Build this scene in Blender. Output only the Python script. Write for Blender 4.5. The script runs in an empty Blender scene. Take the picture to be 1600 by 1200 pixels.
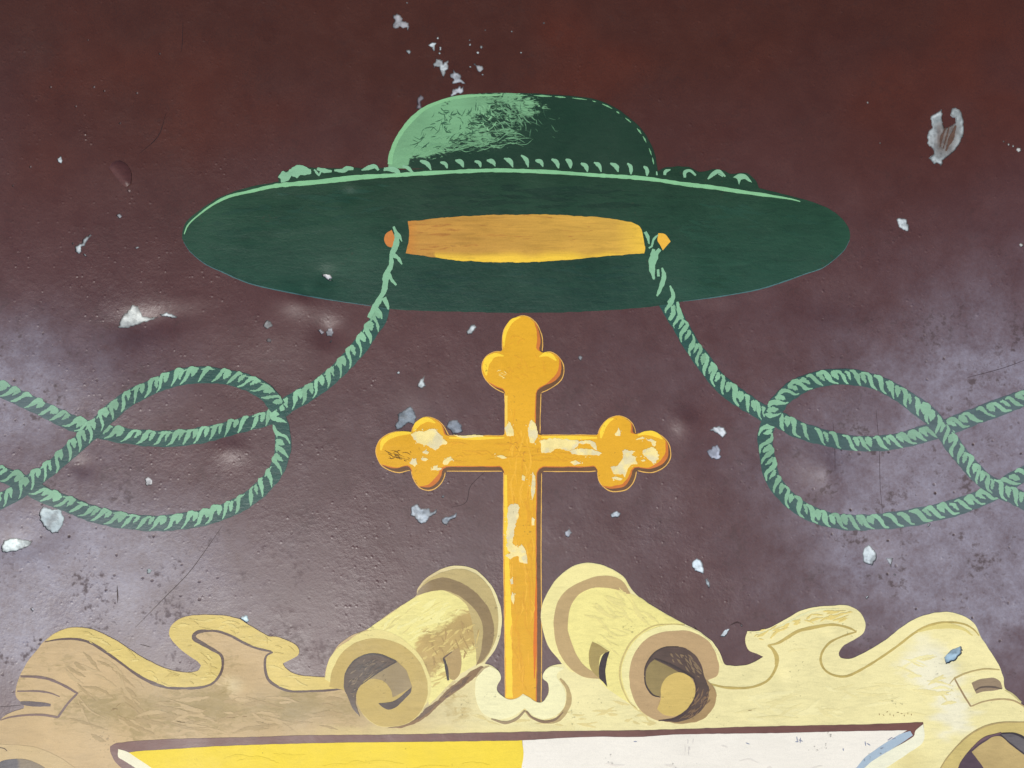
import bpy, math, random
import numpy as np
from mathutils import Matrix, Vector
from mathutils.geometry import delaunay_2d_cdt

# ------------------------------------------------------------------ camera, light
S = bpy.context.scene
COL = S.collection
TILT = math.radians(30)                     # the sheet leans well back from upright
R = Matrix.Rotation(TILT, 4, 'X')
DIST = 1.16
ROOT_LOC = Vector((0, 0, 1.1))
cam_d = bpy.data.cameras.new('camera'); cam = bpy.data.objects.new('camera', cam_d); COL.objects.link(cam)
cam_d.sensor_width = 36; cam_d.lens = 36 * DIST / 1.6
cam_d.clip_start = 0.01; cam_d.clip_end = 100
cam.matrix_world = Matrix.Translation(ROOT_LOC) @ R @ Matrix.Translation((0, 0, DIST))
S.camera = cam
SUN_LOCAL = Vector((-0.27, -0.50, 0.80)).normalized()
L = (R.to_3x3() @ SUN_LOCAL).normalized()
sun_d = bpy.data.lights.new('sun', 'SUN'); sun = bpy.data.objects.new('sun', sun_d); COL.objects.link(sun)
sun_d.energy = 2.8; sun_d.angle = math.radians(12); sun_d.color = (1.0, 0.985, 0.965)
sun.rotation_euler = L.to_track_quat('Z', 'Y').to_euler(); sun.location = (-2, -2, 4)
W = bpy.data.worlds.new('World'); S.world = W; W.use_nodes = True
wn = W.node_tree; bg = wn.nodes['Background']
sky = wn.nodes.new('ShaderNodeTexSky'); sky.sky_type = 'NISHITA'; sky.sun_disc = False
sky.sun_elevation = math.asin(L.z); sky.sun_rotation = math.atan2(L.x, L.y)
sky.air_density = 1.0; sky.dust_density = 1.2; sky.ozone_density = 1.0
wn.links.new(sky.outputs[0], bg.inputs[0]); bg.inputs[1].default_value = 0.118
S.view_settings.view_transform = 'Standard'; S.view_settings.look = 'None'
S.view_settings.exposure = 0.0; S.view_settings.gamma = 1.0
S.render.resolution_x = 1024; S.render.resolution_y = 768

# ------------------------------------------------------------------ small helpers
rnd = random.Random(7)
def lin(v):
    v = v / 255.0
    return v / 12.92 if v <= 0.04045 else ((v + 0.055) / 1.055) ** 2.4
def c(r, g, b, k=0.88):
    return np.array([min(0.86, lin(r) * k), min(0.86, lin(g) * k), min(0.86, lin(b) * k)])

def vnoise(x, y, scale, seed=0, sy=None):
    sy = sy or scale
    g = np.random.RandomState(seed).rand(128, 128)
    u = np.asarray(x, float) / scale + 40.3; v = np.asarray(y, float) / sy + 40.7
    i = np.floor(u).astype(int); j = np.floor(v).astype(int)
    fu = u - i; fv = v - j
    fu = fu * fu * (3 - 2 * fu); fv = fv * fv * (3 - 2 * fv)
    a = g[i % 128, j % 128]; b = g[(i + 1) % 128, j % 128]
    d = g[i % 128, (j + 1) % 128]; e = g[(i + 1) % 128, (j + 1) % 128]
    return (a * (1 - fu) + b * fu) * (1 - fv) + (d * (1 - fu) + e * fu) * fv
def fbm(x, y, scale, seed=0, n=3, sy=None):
    sy = sy or scale
    t = 0; a = 0.5; s = 0
    for k in range(n):
        t = t + a * vnoise(x, y, scale / 2 ** k, seed + k, sy / 2 ** k); s += a; a *= 0.5
    return t / s

# dents: centre, radii, angle, height (m; negative pushes the sheet in)
DENTS = [
    (240, 500, 40, 15, -8, -0.0022), (218, 515, 26, 18, 0, -0.0016), (300, 472, 26, 15, -10, 0.0007),
    (190, 262, 30, 24, 0, 0.0006),
    (1282, 728, 26, 26, 0, 0.0030), (1292, 735, 9, 16, 0, 0.0012),
    (1068, 658, 13, 14, 0, 0.0018), (1085, 700, 60, 60, 0, 0.0012),
    (462, 468, 24, 16, 10, 0.0024), (478, 458, 6, 5, 30, -0.0009), (545, 303, 10, 8, 0, -0.0010),
    (430, 508, 60, 40, 0, 0.0016), (510, 518, 17, 15, 0, -0.0022), (362, 702, 16, 12, 0, 0.0014),
    (132, 728, 12, 9, 30, -0.0012), (455, 358, 60, 5, -5, 0.00022), (375, 385, 26, 6, 10, 0.0003), (440, 310, 30, 12, 0, -0.0005),
    (1478, 212, 26, 40, 12, -0.0012), (85, 810, 26, 26, 0, -0.0012), (30, 850, 28, 14, 0, -0.0010),
    (1355, 868, 22, 22, 0, -0.0012), (637, 655, 20, 20, 0, -0.0008), (1120, 690, 22, 30, 0, -0.0008),
    (510, 431, 12, 10, 30, -0.0012), (1115, 485, 24, 10, 0, -0.0006), (1300, 470, 40, 26, 0, -0.0012),
    (1315, 740, 50, 34, 0, -0.0010), (1290, 995, 8, 8, 0, -0.0007), (1219, 1062, 9, 10, 0, -0.0009),
    (365, 1065, 22, 18, 0, 0.0012), (350, 1070, 7, 7, 0, -0.0007), (1487, 1020, 16, 12, 0, -0.0010),
    (60, 120, 60, 50, 0, -0.0010), (1240, 560, 60, 50, 0, 0.0008), (150, 600, 90, 40, 10, 0.0016),
]
DENTS2 = [(a, b, e, f, g, h * 2.3) for a, b, e, f, g, h in DENTS]
# wide slow buckles of the sheet
BUCKLES = [(-40, 1000, 260, 330, 0, 0.012), (1690, 700, 240, 330, 0, 0.016), (800, 700, 420, 330, 0, -0.001), (700, -60, 700, 240, 0, -0.006)]
_r = np.random.RandomState(3)
WAVES = [(_r.uniform(0.006, 0.022), _r.uniform(0, math.pi), _r.uniform(0, 6.28), _r.uniform(0.5, 1)) for _ in range(14)]
def H(x, y):
    x = np.asarray(x, float); y = np.asarray(y, float)
    z = np.zeros_like(x)
    for (cx, cy, sx, sy, an, d) in DENTS2 + BUCKLES:
        a = math.radians(an); dx = x - cx; dy = y - cy
        u = (dx * math.cos(a) + dy * math.sin(a)) / sx; v = (-dx * math.sin(a) + dy * math.cos(a)) / sy
        z += d * np.exp(-0.5 * (u * u + v * v))
    for (k, a, ph, w) in WAVES:
        z += 0.00009 * w * (0.014 / k) * np.sin(k * (x * math.cos(a) + y * math.sin(a)) + ph)
    return z
def to_local(x, y, off=0.0):
    x = np.asarray(x, float); y = np.asarray(y, float)
    z = H(x, y) + off
    f = 1 - z / DIST * 0
    return np.stack([(x - 800) / 1000 * f, (600 - y) / 1000 * f, z], -1)

# ------------------------------------------------------------------ outlines
def spline(pts, step=5.0, closed=True, corner=62):
    P = np.array(pts, float); n = len(P); out = []
    def turn(i):
        if not closed and i in (0, n - 1): return 180
        a = P[i] - P[i - 1]; b = P[(i + 1) % n] - P[i]
        d = np.dot(a, b) / (np.linalg.norm(a) * np.linalg.norm(b) + 1e-9)
        return math.degrees(math.acos(max(-1, min(1, d))))
    T = []
    for i in range(n):
        if turn(i) > corner: T.append(None)
        else: T.append((P[(i + 1) % n] - P[i - 1]) * 0.5)
    for i in range(n if closed else n - 1):
        p, q = P[i], P[(i + 1) % n]; d = q - p; l = np.linalg.norm(d)
        m = max(1, int(math.ceil(l / step)))
        t0, t1 = T[i], T[(i + 1) % n]
        if t0 is None: t0 = d
        else: t0 = t0 * min(1, l / (np.linalg.norm(t0) + 1e-9))
        if t1 is None: t1 = d
        else: t1 = t1 * min(1, l / (np.linalg.norm(t1) + 1e-9))
        for k in range(m):
            s = k / m
            out.append((2*s**3-3*s*s+1)*p + (s**3-2*s*s+s)*t0 + (-2*s**3+3*s*s)*q + (s**3-s*s)*t1)
    if not closed: out.append(P[-1])
    return np.array(out)
def wobble(P, amp, seed=1):
    if amp <= 0: return P
    dx = vnoise(P[:, 0], P[:, 1], 9, seed) - .5; dy = vnoise(P[:, 0], P[:, 1], 9, seed + 5) - .5
    return P + 2 * amp * np.stack([dx, dy], -1)
def ragged(P, amp, seed=1, sc=3.0):
    dx = vnoise(P[:, 0], P[:, 1], sc, seed) - .5; dy = vnoise(P[:, 0], P[:, 1], sc, seed + 5) - .5
    return P + 2 * amp * np.stack([dx, dy], -1)
def inside(px, py, poly):
    r = np.zeros(px.shape, bool); n = len(poly)
    for i in range(n):
        x1, y1 = poly[i]; x2, y2 = poly[(i + 1) % n]
        if y1 == y2: continue
        m = ((y1 > py) != (y2 > py)) & (px < (x2 - x1) * (py - y1) / (y2 - y1) + x1)
        r ^= m
    return r
def dist_poly(x, y, P):
    d = np.full(len(x), 1e9)
    for i in range(len(P)):
        a = P[i]; b = P[(i + 1) % len(P)]; ab = b - a
        t = np.clip(((x - a[0]) * ab[0] + (y - a[1]) * ab[1]) / (ab @ ab), 0, 1)
        d = np.minimum(d, np.hypot(x - a[0] - t * ab[0], y - a[1] - t * ab[1]))
    return np.where(inside(x, y, P), -d, d)
def fill(outer, holes=(), step=5.0):
    """triangulate outline minus holes with inner grid points -> pts, tris"""
    loops = [outer] + list(holes)
    pts = []; edges = []
    for lp in loops:
        b = len(pts); pts += [Vector((float(p[0]), float(p[1]))) for p in lp]
        edges += [(b + i, b + (i + 1) % len(lp)) for i in range(len(lp))]
    x0, y0 = outer.min(0); x1, y1 = outer.max(0)
    gx, gy = np.meshgrid(np.arange(x0 + step * .6, x1, step), np.arange(y0 + step * .6, y1, step))
    gx = gx.ravel(); gy = gy.ravel()
    if len(gx):
        m = inside(gx, gy, outer) if len(outer) > 4 or step < 3 else np.ones(len(gx), bool)
        gx = gx[m]; gy = gy[m]
        # drop grid points hugging an outline
        cell = step
        occ = set()
        for lp in loops:
            for p in lp: occ.add((int(p[0] // cell), int(p[1] // cell)))
        keep = [(int(a // cell), int(b // cell)) not in occ for a, b in zip(gx, gy)]
        keep = np.array(keep, bool) if len(keep) else np.zeros(0, bool)
        gx = gx[keep]; gy = gy[keep]
        pts += [Vector((float(a), float(b))) for a, b in zip(gx, gy)]
    vo, eo, fo, *_ = delaunay_2d_cdt(pts, edges, [], 0, 1e-5, False)
    V = np.array([(v.x, v.y) for v in vo]); F = np.array([f for f in fo if len(f) == 3], int)
    cen = V[F].mean(1)
    ok = inside(cen[:, 0], cen[:, 1], outer)
    for h in holes: 
        hb0 = h.min(0); hb1 = h.max(0)
        q = (cen[:, 0] > hb0[0]) & (cen[:, 0] < hb1[0]) & (cen[:, 1] > hb0[1]) & (cen[:, 1] < hb1[1])
        if q.any():
            idx = np.where(q)[0]; ins = inside(cen[idx, 0], cen[idx, 1], h); ok[idx[ins]] = False
    return V, F[ok]

GAP = 0.00009; COUNT = [0]
def make(name, V, F, loops, level, mat, col, parent, dry=None, col2=None, thick=None, off=None, label=None, kind=None, relief=None, zadd=None):
    """build one coat of paint: a surface that follows the sheet plus the thin edge of the coat"""
    o_ = level * GAP if off is None else off
    if off is None: COUNT[0] += 1; o_ += (COUNT[0] % 37) * 1.6e-6
    th = (o_ + 0.00005) if thick is None else thick
    top = to_local(V[:, 0], V[:, 1], o_)
    if relief is not None: top[:, 2] += relief(V[:, 0], V[:, 1])
    if zadd is not None: top[:, 2] += zadd[0]
    # sharp orientation: upward
    a = top[F[:, 0]]; b = top[F[:, 1]]; d = top[F[:, 2]]
    nz = np.cross(b - a, d - a)[:, 2]
    F = F.copy(); F[nz < 0] = F[nz < 0][:, ::-1]
    verts = [top]; faces = [F]; xy = [V]; base = len(V)
    for li, lp in enumerate(loops):
        n = len(lp); t = to_local(lp[:, 0], lp[:, 1], o_)
        if zadd is not None: t[:, 2] += zadd[1][li]
        bt = t.copy(); bt[:, 2] -= th
        verts += [t, bt]; xy += [lp, lp]
        i = np.arange(n); j = (i + 1) % n
        faces.append(np.stack([base + i, base + j, base + n + j], -1)); faces.append(np.stack([base + i, base + n + j, base + n + i], -1))
        base += 2 * n
    A = np.concatenate(verts); FF = np.concatenate(faces); XY = np.concatenate(xy)
    me = bpy.data.meshes.new(name)
    me.vertices.add(len(A)); me.vertices.foreach_set('co', A.ravel())
    me.loops.add(len(FF) * 3); me.loops.foreach_set('vertex_index', FF.ravel().astype(np.int32))
    me.polygons.add(len(FF)); me.polygons.foreach_set('loop_start', np.arange(0, len(FF) * 3, 3, dtype=np.int32))
    me.update(calc_edges=True); me.validate()
    sm = np.zeros(len(me.polygons), bool); sm[:len(F)] = True
    me.polygons.foreach_set('use_smooth', sm)
    C = col(XY[:, 0], XY[:, 1]) if callable(col) else np.tile(col, (len(XY), 1))
    def attr(nm, arr):
        at = me.color_attributes.new(nm, 'FLOAT_COLOR', 'POINT')
        at.data.foreach_set('color', np.concatenate([arr, np.ones((len(arr), 1))], 1).astype(np.float32).ravel())
    attr('pigment', C)
    if dry is not None:
        D = dry(XY[:, 0], XY[:, 1]) if callable(dry) else np.full(len(XY), dry)
        C2 = col2(XY[:, 0], XY[:, 1]) if callable(col2) else np.tile(col2, (len(XY), 1))
        attr('second_pigment', C2)
        at = me.attributes.new('dry_brush', 'FLOAT', 'POINT'); at.data.foreach_set('value', D.astype(np.float32))
    me.materials.append(mat)
    o = bpy.data.objects.new(name, me); COL.objects.link(o)
    if parent is not None: o.parent = parent
    if label: o['label'] = label
    if kind: o['kind'] = kind
    return o

def patch(name, pts, level, mat, col, parent, smooth=True, wob=0.5, step=6.0, holes=(), seed=1, rag=0, **kw):
    P = spline(pts, min(step, 4.0)) if smooth else spline(pts, 4.0, corner=-1)
    P = wobble(P, wob, seed)
    if rag: P = ragged(P, rag, seed)
    hl = [h for h in holes if inside(h[:, 0].mean(keepdims=True), h[:, 1].mean(keepdims=True), P)[0]]
    V, F = fill(P, hl, step)
    return make(name, V, F, [P] + hl, level, mat, col, parent, **kw)

def ribbon(pts, widths, smooth=True, step=4.0, taper=(1, 1)):
    """outline of a brush stroke"""
    P = spline(pts, step, closed=False, corner=100) if smooth else np.array(pts, float)
    n = len(P); d = np.gradient(P, axis=0); d /= (np.linalg.norm(d, axis=1)[:, None] + 1e-9)
    N = np.stack([d[:, 1], -d[:, 0]], -1)
    s = np.concatenate([[0], np.cumsum(np.linalg.norm(np.diff(P, axis=0), axis=1))]); s /= s[-1]
    w = np.interp(s, np.linspace(0, 1, len(widths)), widths)
    return P, N, w, s
def stroke_mesh(pts, widths, ends=0.0, step=4.0, wob=0.35, seed=1, rag=0.0):
    P, N, w, s = ribbon(pts, widths, step=step)
    ww = w * (1 + 0.25 * (vnoise(P[:, 0], P[:, 1], 7, seed) - .5) * 2 * wob)
    if rag:
        j = np.random.RandomState(seed)
        ww1 = ww + (j.rand(len(ww)) - .5) * 2 * rag; ww2 = ww + (j.rand(len(ww)) - .5) * 2 * rag
    else: ww1 = ww2 = ww
    A = P + N * ww1[:, None]; M = P; B = P - N * ww2[:, None]
    n = len(P); V = np.concatenate([A, M, B]); F = []
    for i in range(n - 1):
        for r in (0, 1):
            a = r * n + i; b = a + 1; e = (r + 1) * n + i; f = e + 1
            F += [(a, b, f), (a, f, e)]
    loop = np.concatenate([A, B[::-1]])
    return V, np.array(F), loop
def stroke(name, pts, widths, level, mat, col, parent, step=4.0, wob=0.5, seed=1, rag=0.0, **kw):
    V, F, lp = stroke_mesh(pts, widths, step=step, wob=wob, seed=seed, rag=rag)
    return make(name, V, F, [lp], level, mat, col, parent, **kw)
def merged(name, items, level, mat, col, parent, **kw):
    Vs = []; Fs = []; Ls = []; b = 0
    za = []
    for k_, (V, F, lp) in enumerate(items):
        za.append(np.full(len(V), k_ * 1.5e-6)); Vs.append(V); Fs.append(F + b); b += len(V); Ls.append(lp)
    return make(name, np.concatenate(Vs), np.concatenate(Fs), Ls, level, mat, col, parent, zadd=(np.concatenate(za), [k_ * 1.5e-6 for k_ in range(len(items))]), **kw)
def hatch(name, region, ang, n, length, width, col, level, mat, parent, seed=1, spread=18, bend=0.15, label=None):
    g = random.Random(seed); Rg = spline(region, 8, corner=-1); x0, y0 = Rg.min(0); x1, y1 = Rg.max(0); it = []
    tries = 0
    while len(it) < n and tries < n * 40:
        tries += 1
        x = g.uniform(x0, x1); y = g.uniform(y0, y1); a_ = ang(x, y) if callable(ang) else ang
        a = math.radians(a_ + g.gauss(0, spread)); l = length * g.uniform(.4, 1.5); w = width * g.uniform(.6, 1.7); b = g.gauss(0, bend * (.35 if name == 'brush_mark' else 1)) * l
        p = [(x - l / 2 * math.cos(a), y - l / 2 * math.sin(a)), (x + b * math.sin(a), y - b * math.cos(a)), (x + l / 2 * math.cos(a), y + l / 2 * math.sin(a))]
        pa = np.array(p)
        if not inside(pa[:, 0], pa[:, 1], Rg).all(): continue
        it.append(stroke_mesh(p, [w * .2, w, w * .8, w * .15], step=2.5, wob=1.2, seed=g.randrange(999), rag=w * .25))
    if it: return merged(name, it, level, mat, col, parent, kind='stuff', label=label)
def chip_outline(cx, cy, rx, ry, seed, ang=0, n=11):
    g = np.random.RandomState(seed); out = []
    for k in range(n):
        t = 2 * math.pi * k / n; r = g.uniform(0.62, 1.15)
        u = rx * r * math.cos(t); v = ry * r * math.sin(t); a = math.radians(ang)
        out.append((cx + u * math.cos(a) - v * math.sin(a), cy + u * math.sin(a) + v * math.cos(a)))
    return out

# ------------------------------------------------------------------ materials
def nodes(m):
    m.use_nodes = True; t = m.node_tree; return t, t.nodes, t.links, t.nodes['Principled BSDF']
def mk(t, kind, **kw):
    n = t.nodes.new(kind)
    for k, v in kw.items():
        if k.startswith('i_'): n.inputs[k[2:].replace('_', ' ')].default_value = v
        else: setattr(n, k, v)
    return n
def noise_node(t, vec, scale, detail=4, rough=0.55, dist=0.0, mapping=None):
    if mapping:
        mp = mk(t, 'ShaderNodeMapping'); t.links.new(vec, mp.inputs[0])
        mp.inputs['Scale'].default_value = mapping[0]; mp.inputs['Rotation'].default_value = (0, 0, math.radians(mapping[1])); vec = mp.outputs[0]
    n = mk(t, 'ShaderNodeTexNoise'); n.inputs['Scale'].default_value = scale; n.inputs['Detail'].default_value = detail
    n.inputs['Roughness'].default_value = rough; n.inputs['Distortion'].default_value = dist
    t.links.new(vec, n.inputs['Vector']); return n.outputs['Fac']
def ramp(t, fac, stops):
    r = mk(t, 'ShaderNodeValToRGB'); e = r.color_ramp.elements
    while len(e) < len(stops): e.new(0.5)
    for k, (p, v) in enumerate(stops):
        e[k].position = p; e[k].color = (v, v, v, 1) if not hasattr(v, '__len__') else (*v, 1)
    t.links.new(fac, r.inputs[0]); return r.outputs[0]
def math_(t, op, a, b=None, clamp=False):
    n = mk(t, 'ShaderNodeMath', operation=op, use_clamp=clamp)
    for i, v in enumerate((a, b)):
        if v is None: continue
        if isinstance(v, (int, float)): n.inputs[i].default_value = v
        else: t.links.new(v, n.inputs[i])
    return n.outputs[0]
def mixc(t, f, a, b, mode='MIX'):
    n = mk(t, 'ShaderNodeMix', data_type='RGBA', blend_type=mode)
    for s, v in ((n.inputs[0], f), (n.inputs[6], a), (n.inputs[7], b)):
        if isinstance(v, (int, float)): s.default_value = v
        elif isinstance(v, (tuple, list, np.ndarray)): s.default_value = (*[float(q) for q in v], 1)
        else: t.links.new(v, s)
    return n.outputs[2]

def sheen_coords(t, obj, P):  # unused coordinate split for the painted side sheen
    """split object coordinates for the sheen painted on the two sides of the sheet"""
    sep = mk(t, 'ShaderNodeSeparateXYZ'); t.links.new(obj, sep.inputs[0])
    return sep

def paint(name, streak=0.0, amount=0.10, rough=0.40, bump=0.35, spec=0.5, streak_scale=(1.0, 4.5, 1.0), dry=False, dry_rot=0, grime=0.25, dry_scale=(1, 5, 1), gain=14.0):
    m = bpy.data.materials.new(name); t, N, Lk, P = nodes(m)
    obj = mk(t, 'ShaderNodeTexCoord').outputs['Object']
    col = mk(t, 'ShaderNodeAttribute', attribute_name='pigment').outputs['Color']
    if dry:
        c2 = mk(t, 'ShaderNodeAttribute', attribute_name='second_pigment').outputs['Color']
        dm = mk(t, 'ShaderNodeAttribute', attribute_name='dry_brush').outputs['Fac']
        n1 = noise_node(t, obj, 60, 6, 0.62, 1.2, (dry_scale, dry_rot))
        th = math_(t, 'SUBTRACT', dm, n1); th = math_(t, 'MULTIPLY_ADD', th, gain); 
        nd = th.node; nd.inputs[2].default_value = 0.5; nd.use_clamp = True
        col = mixc(t, th, col, c2)
    st = noise_node(t, obj, 34, 7, 0.68, 0.9, (streak_scale, streak))
    bl = noise_node(t, obj, 9, 4, 0.6)
    v = math_(t, 'ADD', math_(t, 'MULTIPLY', st, 0.65), math_(t, 'MULTIPLY', bl, 0.35))
    val = ramp(t, v, [(0.3, 1 - amount * 1.6), (0.5, 1.0), (0.72, 1 + amount)])
    col = mixc(t, 1.0, col, val, 'MULTIPLY')
    gr = ramp(t, noise_node(t, obj, 620, 2, 0.8), [(0.3, 0.93), (0.5, 1.0), (0.7, 1.06)]); col = mixc(t, 1.0, col, gr, 'MULTIPLY')
    # grime: sparse dark flecks
    fl = noise_node(t, obj, 210, 2, 0.5); fl2 = noise_node(t, obj, 17, 3, 0.5)
    g = ramp(t, math_(t, 'MULTIPLY', fl, fl2), [(0.40, 0.0), (0.47, 1.0)])
    col = mixc(t, math_(t, 'MULTIPLY', g, grime), col, (0.05, 0.035, 0.02))
    Lk.new(col, P.inputs['Base Color'])
    rg = ramp(t, bl, [(0.3, rough - 0.07), (0.7, rough + 0.10)]); Lk.new(rg, P.inputs['Roughness'])
    P.inputs['Specular IOR Level'].default_value = spec
    h1 = noise_node(t, obj, 230, 3, 0.6); h2 = noise_node(t, obj, 70, 4, 0.65)
    hs = math_(t, 'ADD', math_(t, 'MULTIPLY', st, 0.35), math_(t, 'ADD', math_(t, 'MULTIPLY', h1, 0.15), math_(t, 'MULTIPLY', h2, 0.5)))
    b = mk(t, 'ShaderNodeBump'); b.inputs['Strength'].default_value = bump; b.inputs['Distance'].default_value = 0.0011
    Lk.new(hs, b.inputs['Height']); Lk.new(b.outputs[0], P.inputs['Normal'])
    return m

def brown_material():
    m = bpy.data.materials.new('weathered_brown_enamel'); t, N, Lk, P = nodes(m)
    obj = mk(t, 'ShaderNodeTexCoord').outputs['Object']
    sheen_wear = mk(t, 'ShaderNodeAttribute', attribute_name='sheen_and_wear').outputs['Fac']
    col = mk(t, 'ShaderNodeAttribute', attribute_name='pigment').outputs['Color']
    big = noise_node(t, obj, 4.5, 5, 0.6); mid = noise_node(t, obj, 22, 5, 0.65, 0.3)
    blot = noise_node(t, obj, 60, 5, 0.7)
    col = mixc(t, 1.0, col, ramp(t, big, [(0.3, (0.92, 0.90, 0.88)), (0.5, (1, 1, 1)), (0.7, (1.06, 1.05, 1.04))]), 'MULTIPLY')
    col = mixc(t, 1.0, col, ramp(t, mid, [(0.3, 0.93), (0.5, 1.0), (0.7, 1.06)]), 'MULTIPLY')
    gr = ramp(t, noise_node(t, obj, 600, 2, 0.8), [(0.3, 0.84), (0.5, 1.0), (0.7, 1.18)]); col = mixc(t, 1.0, col, gr, 'MULTIPLY')
    # dark specks and pinholes where weathered
    spk = noise_node(t, obj, 120, 3, 0.55); spk2 = noise_node(t, obj, 16, 3, 0.6)
    vo = mk(t, 'ShaderNodeTexVoronoi'); vo.inputs['Scale'].default_value = 70; vo.inputs['Randomness'].default_value = 1.0
    Lk.new(obj, vo.inputs['Vector'])
    pin = ramp(t, math_(t, 'ADD', vo.outputs['Distance'], math_(t, 'MULTIPLY', spk, 0.30)), [(0.0, 1.0), (0.22, 1.0), (0.34, 0.0)])
    sel = mk(t, 'ShaderNodeSeparateColor'); Lk.new(vo.outputs['Color'], sel.inputs[0])
    pick = ramp(t, sel.outputs[0], [(0.62, 0.0), (0.90, 1.0)])
    pin = math_(t, 'MULTIPLY', math_(t, 'MULTIPLY', pin, pick), math_(t, 'ADD', math_(t, 'MULTIPLY', sheen_wear, 0.9), 0.12, True))
    dk = ramp(t, math_(t, 'MULTIPLY', spk, spk2), [(0.30, 0.0), (0.40, 1.0)])
    dk = math_(t, 'MULTIPLY', dk, math_(t, 'ADD', sheen_wear, 0.25, True))
    dark = math_(t, 'MAXIMUM', pin, math_(t, 'MULTIPLY', dk, 0.75))
    col = mixc(t, math_(t, 'MULTIPLY', dark, 0.8), col, (0.022, 0.010, 0.010))
    # pale lilac sky sheen painted into the colour, in chalky blotches
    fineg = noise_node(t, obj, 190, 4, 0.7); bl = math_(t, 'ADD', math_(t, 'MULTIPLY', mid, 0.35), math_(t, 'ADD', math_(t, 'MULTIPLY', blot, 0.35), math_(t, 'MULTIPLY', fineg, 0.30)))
    painted_sheen = math_(t, 'MULTIPLY', ramp(t, bl, [(0.36, 0.25), (0.62, 1.0)]), sheen_wear)
    painted_sheen = math_(t, 'MULTIPLY', painted_sheen, math_(t, 'SUBTRACT', 1.0, dark))
    col = mixc(t, math_(t, 'MULTIPLY', painted_sheen, SHEEN_MIX), col, (0.26, 0.245, 0.305))
    Lk.new(col, P.inputs['Base Color'])
    rr = math_(t, 'ADD', math_(t, 'MULTIPLY', sheen_wear, 0.10), ramp(t, mid, [(0.3, 0.36), (0.7, 0.45)]))
    rr = math_(t, 'ADD', rr, math_(t, 'MULTIPLY', dark, 0.25), True)
    Lk.new(rr, P.inputs['Roughness'])
    P.inputs['Specular IOR Level'].default_value = 0.55
    sp = math_(t, 'SUBTRACT', math_(t, 'MULTIPLY_ADD', sheen_wear, 0.45), math_(t, 'MULTIPLY', dark, 0.3)); sp.node.inputs[0].links[0].from_node.inputs[2].default_value = 0.58; Lk.new(sp, P.inputs['Specular IOR Level'])
    # relief: orange peel, blisters, pits
    h1 = noise_node(t, obj, 330, 3, 0.6); h2 = noise_node(t, obj, 120, 4, 0.7)
    zone = math_(t, 'ADD', ramp(t, noise_node(t, obj, 11, 4, 0.65), [(0.45, 0.12), (0.62, 0.7)]), mk(t, 'ShaderNodeAttribute', attribute_name='pitting').outputs['Fac'])
    vb = mk(t, 'ShaderNodeTexVoronoi'); vb.inputs['Scale'].default_value = 130; Lk.new(obj, vb.inputs['Vector'])
    sc = mk(t, 'ShaderNodeSeparateColor'); Lk.new(vb.outputs['Color'], sc.inputs[0])
    blis = math_(t, 'MULTIPLY', ramp(t, vb.outputs['Distance'], [(0.0, 1.0), (0.35, 0.0)]), ramp(t, sc.outputs[1], [(0.80, 0.0), (0.86, 1.0)]))
    hs = math_(t, 'ADD', math_(t, 'MULTIPLY', h1, 0.10), math_(t, 'MULTIPLY', math_(t, 'MULTIPLY', h2, zone), 0.6))
    hs = math_(t, 'ADD', hs, math_(t, 'MULTIPLY', math_(t, 'MULTIPLY', blis, zone), 0.55))
    hs = math_(t, 'SUBTRACT', hs, math_(t, 'MULTIPLY', pin, 0.7))
    b = mk(t, 'ShaderNodeBump'); b.inputs['Strength'].default_value = 0.8; b.inputs['Distance'].default_value = 0.0014
    Lk.new(hs, b.inputs['Height']); Lk.new(b.outputs[0], P.inputs['Normal'])
    return m
SHEEN_MIX = 0.85  # strength of the sheen painted into the brown

def bare_material():
    m = bpy.data.materials.new('bare_primed_metal'); t, N, Lk, P = nodes(m)
    obj = mk(t, 'ShaderNodeTexCoord').outputs['Object']
    col = mk(t, 'ShaderNodeAttribute', attribute_name='pigment').outputs['Color']
    a = noise_node(t, obj, 120, 5, 0.65); b_ = noise_node(t, obj, 45, 4, 0.6)
    col = mixc(t, 1.0, col, ramp(t, a, [(0.3, 0.6), (0.48, 1.0), (0.7, 1.15)]), 'MULTIPLY')
    col = mixc(t, ramp(t, b_, [(0.55, 0.0), (0.68, 0.55)]), col, (0.17, 0.17, 0.17))
    Lk.new(col, P.inputs['Base Color']); P.inputs['Roughness'].default_value = 0.5; P.inputs['Metallic'].default_value = 0.15
    bb = mk(t, 'ShaderNodeBump'); bb.inputs['Strength'].default_value = 0.7; bb.inputs['Distance'].default_value = 0.0012
    Lk.new(b_, bb.inputs['Height']); Lk.new(bb.outputs[0], P.inputs['Normal'])
    return m

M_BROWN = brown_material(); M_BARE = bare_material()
M_GREEN = paint('dark_green_paint', 4, 0.18, 0.40, 1.0, 0.42)
M_CROWN = paint('dry_brushed_green_paint', 10, 0.12, 0.42, 0.6, 0.45, dry=True, dry_rot=12, dry_scale=(1.3, 3.2, 1), gain=9)
M_LIGHT = paint('pale_green_paint', 20, 0.10, 0.45, 0.45, 0.4, grime=0.12)
M_GOLD = paint('golden_paint', 90, 0.07, 0.45, 0.40, 0.22, grime=0.55)
M_LINING = paint('ochre_streaked_paint', 2, 0.16, 0.45, 0.50, 0.4, streak_scale=(0.6, 6.0, 1.0), dry=True, dry_rot=1, dry_scale=(0.35, 3.2, 1))
M_CREAM = paint('scrollwork_paint', 3, 0.10, 0.48, 0.6, 0.25, grime=0.40)
M_ROLL = paint('brushed_roll_paint', -38, 0.11, 0.48, 0.6, 0.25, dry=True, dry_rot=38, dry_scale=(1.0, 2.6, 1), gain=4.5, grime=0.4)
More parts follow.
